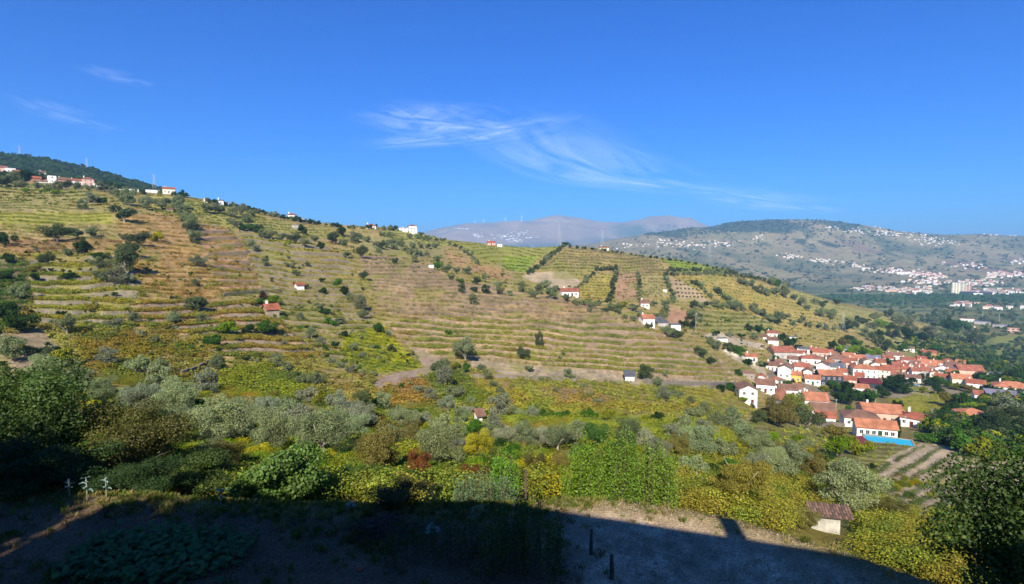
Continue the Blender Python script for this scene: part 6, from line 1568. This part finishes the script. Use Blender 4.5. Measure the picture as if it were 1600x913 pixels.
# kale plants: stalk with large ruffled leaves
def kale_leaf(seed):
    rng = np.random.default_rng(seed); m = MB(); n = 6
    for i in range(n):
        for s in (-1, 1):
            a, b = i / n, (i + 1) / n
            wa, wb = .11 * math.sin(math.pi * (a * .85 + .12)), .11 * math.sin(math.pi * (b * .85 + .12))
            za, zb = .34 * a - .34 * a * a * 1.0, .34 * b - .34 * b * b * 1.0
            ra, rb = rng.uniform(-.03, .03), rng.uniform(-.03, .03)
            P = [(a * .34, 0, za), (b * .34, 0, zb), (b * .34, s * wb, zb + .03 + rb), (a * .34, s * wa, za + .03 + ra)]
            m.quad(P if s > 0 else P[::-1])
    return m.mesh('leaf', [M_TINT], True)
KL = [kale_leaf(i) for i in range(3)]
def kale(px, py, h, label, n=11, s=1.0):
    x, y, z = ground_at(px, py); r = thing('kale_plant', label, 'kale plant', (x, y, z), 0, 'kale plants in the yard')
    m = MB(); m.tube([(0, 0, -.1), (.02, .01, h * .5), (0, 0, h)], [.025, .022, .018], 6); link('stalk', m.mesh('stalk', [M_PALEBARK], True), r)
    for i in range(n):
        o = link('leaf', KL[i % 3], r, (0, 0, h * (.45 + .55 * i / n)), i * 2.4, hexc('#8fae9c', .6)); q = s * random.uniform(.45, .95); o.scale = (q, q, q); o.rotation_euler[1] = random.uniform(-.9, .35)
kale(302, 776, .55, 'pale blue green kale plant catching the sun', 13, 1.2)
kale(344, 790, .6, 'taller thin kale plant right of the sunlit one', 7, .9)
kale(136, 786, 1.0, 'tall leggy kale plant in front of the dark tree', 9, .85)
kale(166, 782, .9, 'second leggy kale plant right of the tall one', 7, .8)
kale(108, 778, .7, 'small kale plant left of the tall one', 7, .75)
kale(548, 800, .3, 'small kale plant under the fig bush edge', 8, .8)
kale(675, 840, .3, 'blue green kale plant in the shaded yard', 10, 1.2)
# loose stones and clods in the yard
def stone_mesh(seed):
    rng = np.random.default_rng(seed); m = MB(); k = 5; top = [(math.cos(a) * rng.uniform(.3, .6), math.sin(a) * rng.uniform(.3, .6), rng.uniform(.25, .5)) for a in np.linspace(0, 6.28, k + 1)[:-1]]
    bot = [(math.cos(a) * rng.uniform(.7, 1), math.sin(a) * rng.uniform(.7, 1), -.1) for a in np.linspace(0, 6.28, k + 1)[:-1]]
    m.quad(top)
    for i in range(k): j = (i + 1) % k; m.quad([bot[i], bot[j], top[j], top[i]])
    me = m.mesh('stone', [M_LEAFI]); at = me.attributes.new('shade', 'FLOAT_COLOR', 'POINT'); at.data.foreach_set('color', [1.0] * (4 * len(me.vertices))); return me
x = RNG.uniform(-20, 19, 3600); y = RNG.uniform(12, 24, len(x)); k = (y < edge_at(x, y)); x, y = x[k], y[k]
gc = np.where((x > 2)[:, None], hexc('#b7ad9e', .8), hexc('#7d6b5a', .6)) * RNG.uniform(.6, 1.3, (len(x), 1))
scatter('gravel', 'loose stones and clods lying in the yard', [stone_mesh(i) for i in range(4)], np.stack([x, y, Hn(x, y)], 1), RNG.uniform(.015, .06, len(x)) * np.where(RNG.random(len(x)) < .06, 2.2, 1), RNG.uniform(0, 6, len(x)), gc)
x, y, z = ground_at(562, 893); m = MB(); m.quad([(-.07, -.05, 0), (.06, -.06, .01), (.08, .05, .05), (-.03, .07, .03)]); m.quad([(.06, -.06, .01), (.12, -.01, .06), (.1, .06, .02), (.08, .05, .05)])
tag(link('orange_scrap', m.mesh('orange_scrap', [M_TINT]), None, (x, y, z + .03), .4, hexc('#d0502c', .8)), 'small crumpled orange scrap on the shaded ground', 'litter')
# squash patch
rng = np.random.default_rng(9); n = 1500
x = rng.uniform(-14.5, -8.8, n); y = rng.uniform(16.5, 20.2, n); k = (((x + 11.8) / 3.2) ** 2 + ((y - 18.2) / 1.7) ** 2 < 1) | (rng.random(n) < .12); x, y = x[k], y[k]
P = np.stack([x, y, -10 + rng.uniform(.08, .42, len(x))], 1); Nn = np.tile([0, -.25, 1.0], (len(x), 1))
o = link('squash_leaves', leaf_cloud('squash_leaves', P, Nn, .26, .24, M_BROAD, rng, jitter=.3), color=hexc('#5c8a48', .5)); o['kind'] = 'stuff'; o['label'] = 'broad squash leaves covering the shaded ground'
# dead stalk heap
rng = np.random.default_rng(10); m = MB()
for i in range(420):
    a = rng.uniform(0, 3.14); c = np.array([rng.normal(0, .6), rng.normal(0, .4), 0]); c[2] = max(0, .75 - .8 * math.hypot(c[0], c[1])) * rng.random(); L_ = rng.uniform(.2, .6)
    d = np.array([math.cos(a), math.sin(a) * .6, rng.normal(0, .25)]) * L_; m.tube([tuple(c - d), tuple(c + d)], .012, 3)
x, y, z = ground_at(598, 830); o = link('brush_heap', m.mesh('brush_heap', [M_WOOD]), None, (x, y, z)); tag(o, 'heap of dead brown stalks in the shaded yard', 'brush heap')

# trees behind the viewpoint on the left, whose shade falls over the left of the yard
SH = make_tree_kind(540, 20000, .1, .07, M_LEAF, M_BARK, 44, (1, 1, 1.15), .55, .05, (.2, .36), .6)
for j, (x, y, r, zb) in enumerate(((-14.0, -4.5, 4.7, -10), (-24.5, -5, 6.8, -10), (-35, -6, 9.2, -10), (-18.8, -6, 5.2, -10), (-21.0, -7, 5.4, -10))):
    rt = thing('tall_tree', ('tall shade tree next to the house, behind the viewer', 'second tall shade tree behind the viewer', 'third tall shade tree behind the viewer, farthest from the house', 'fourth tall shade tree, between the first two', 'fifth and lowest shade tree behind the viewer')[j], 'tree', (x, y, zb), j * 1.3)
    rt.scale = (r, r, (8.3, 8.8, 9.8, 7.5, 8.5)[j]); link('crown', SH[0], rt, color=COLS['dark']); link('trunk', SH[1], rt)

# ------------------------------------------------------------------ clouds
mc, t, o_ = newmat('cirrus'); tc = N(t, 'ShaderNodeTexCoord'); mp = N(t, 'ShaderNodeMapping'); mp.inputs['Scale'].default_value = (1.6, 2.4, 1); mp.inputs['Rotation'].default_value = (0, 0, .5)
n1 = N(t, 'ShaderNodeTexNoise'); n1.inputs['Scale'].default_value = 1.7; n1.inputs['Detail'].default_value = 9; n1.inputs['Distortion'].default_value = .5; n1.inputs['Roughness'].default_value = .55
t.links.new(tc.outputs['UV'], mp.inputs[0]); t.links.new(mp.outputs[0], n1.inputs['Vector'])
sx = N(t, 'ShaderNodeSeparateXYZ'); t.links.new(tc.outputs['UV'], sx.inputs[0])
def pm_(a, b, op):
    n = N(t, 'ShaderNodeMath', operation=op)
    for i, v in enumerate((a, b)):
        if hasattr(v, 'links'): t.links.new(v, n.inputs[i])
        else: n.inputs[i].default_value = v
    return n.outputs[0]
def bell(s): return pm_(pm_(s, pm_(1.0, s, 'SUBTRACT'), 'MULTIPLY'), 4.0, 'MULTIPLY')
edge = pm_(pm_(bell(sx.outputs[0]), bell(sx.outputs[1]), 'MULTIPLY'), 1.4, 'POWER')
n2 = pm_(pm_(n1.outputs['Fac'], .40, 'SUBTRACT'), 2.0, 'MULTIPLY'); n2c = N(t, 'ShaderNodeClamp'); t.links.new(n2, n2c.inputs[0])
alpha = pm_(pm_(edge, n2c.outputs[0], 'MULTIPLY'), .66, 'MULTIPLY')
tr = N(t, 'ShaderNodeBsdfTransparent'); df = N(t, 'ShaderNodeBsdfTranslucent'); df.inputs[0].default_value = (.9, .95, 1, 1); d2 = N(t, 'ShaderNodeBsdfDiffuse'); d2.inputs[0].default_value = (.9, .95, 1, 1)
ms0 = N(t, 'ShaderNodeAddShader'); t.links.new(df.outputs[0], ms0.inputs[0]); t.links.new(d2.outputs[0], ms0.inputs[1])
ms = N(t, 'ShaderNodeMixShader'); t.links.new(alpha, ms.inputs[0]); t.links.new(tr.outputs[0], ms.inputs[1]); t.links.new(ms0.outputs[0], ms.inputs[2]); t.links.new(ms.outputs[0], o_.inputs['Surface'])
mc_thin = mc.copy(); [setattr(n.inputs[1], 'default_value', .26) for n in mc_thin.node_tree.nodes if n.type == 'MATH' and n.operation == 'MULTIPLY' and abs(n.inputs[1].default_value - .66) < 1e-4]
def cirrus(path, halfw, label, z=3400.0, mat=None):
    halfw *= 1.5
    """thin cloud sheet at one height following a path given as view directions in photo pixels"""
    P = []
    for px, py in path:
        t_, s_ = ray(px, py); y = z / float(s_); P.append(Vector((float(t_) * y, y, z)))
    nS = 24; V_ = []; UV = []
    d = [0]
    for a, b in zip(P[:-1], P[1:]): d.append(d[-1] + (b - a).length)
    for i in range(nS + 1):
        q = i / nS * d[-1]; k = max(j for j in range(len(d)) if d[j] <= q + 1e-6); k = min(k, len(P) - 2)
        p = P[k].lerp(P[k + 1], (q - d[k]) / (d[k + 1] - d[k])); dr = (P[k + 1] - P[k]).normalized(); sd_ = Vector((-dr.y, dr.x, 0))
        hw = halfw * (.55 + .45 * math.sin(math.pi * i / nS))
        for s in (-1, -.5, 0, .5, 1): V_.append(tuple(p + sd_ * hw * s)); UV.append((i / nS, (s + 1) / 2))
    F_ = []; uvs = []
    for i in range(nS):
        for j in range(4):
            f = (i * 5 + j, i * 5 + j + 1, i * 5 + j + 6, i * 5 + j + 5); F_.append(f); uvs += [UV[q] for q in f]
    me = bpy.data.meshes.new('cirrus_cloud'); me.from_pydata(V_, [], F_); me.materials.append(mat or mc)
    u = me.uv_layers.new(name='UVMap'); u.data.foreach_set('uv', np.array(uvs, np.float32).ravel())
    o = link('cirrus_cloud', me); o['kind'] = 'stuff'; o['label'] = label
cirrus([(740, 150), (800, 185), (870, 235), (950, 275), (1060, 296), (1180, 306)], 2400, 'wispy white cirrus streak over the far mountains')
cirrus([(560, 168), (640, 182), (720, 196), (800, 214)], 1500, 'thin cirrus wisp left of the main streak')
cirrus([(20, 145), (70, 165), (120, 187), (180, 208)], 560, 'small cirrus streak at the upper left', mat=mc_thin)
cirrus([(120, 100), (170, 115), (240, 138)], 340, 'faint cirrus wisp at the top left', mat=mc_thin)
cirrus([(560, 232), (640, 222), (740, 212), (840, 196), (920, 178)], 900, 'faint feathered cirrus across the main streak')
cirrus([(1080, 290), (1180, 310), (1300, 336)], 2600, 'fading tail of cirrus toward the right')

# ------------------------------------------------------------------ haze
mh, t, o_ = newmat('haze'); pv = N(t, 'ShaderNodeVolumePrincipled'); pv.inputs['Color'].default_value = (.3, .62, 1, 1); pv.inputs['Density'].default_value = HAZE = 0.000115
pv.inputs['Anisotropy'].default_value = 0.0
t.links.new(pv.outputs[0], o_.inputs['Volume'])
m = MB(); m.box((0, 8000, 200), (80000, 100000, 1100)); hz = link('haze', m.mesh('haze', [mh])); hz['kind'] = 'stuff'; hz['label'] = 'thin blue haze over the valley'
hz.visible_shadow = True

for o in sc.objects:
    l_ = o.get('label')
    if l_ and len(l_.split()) > 16: print('LONG', l_)
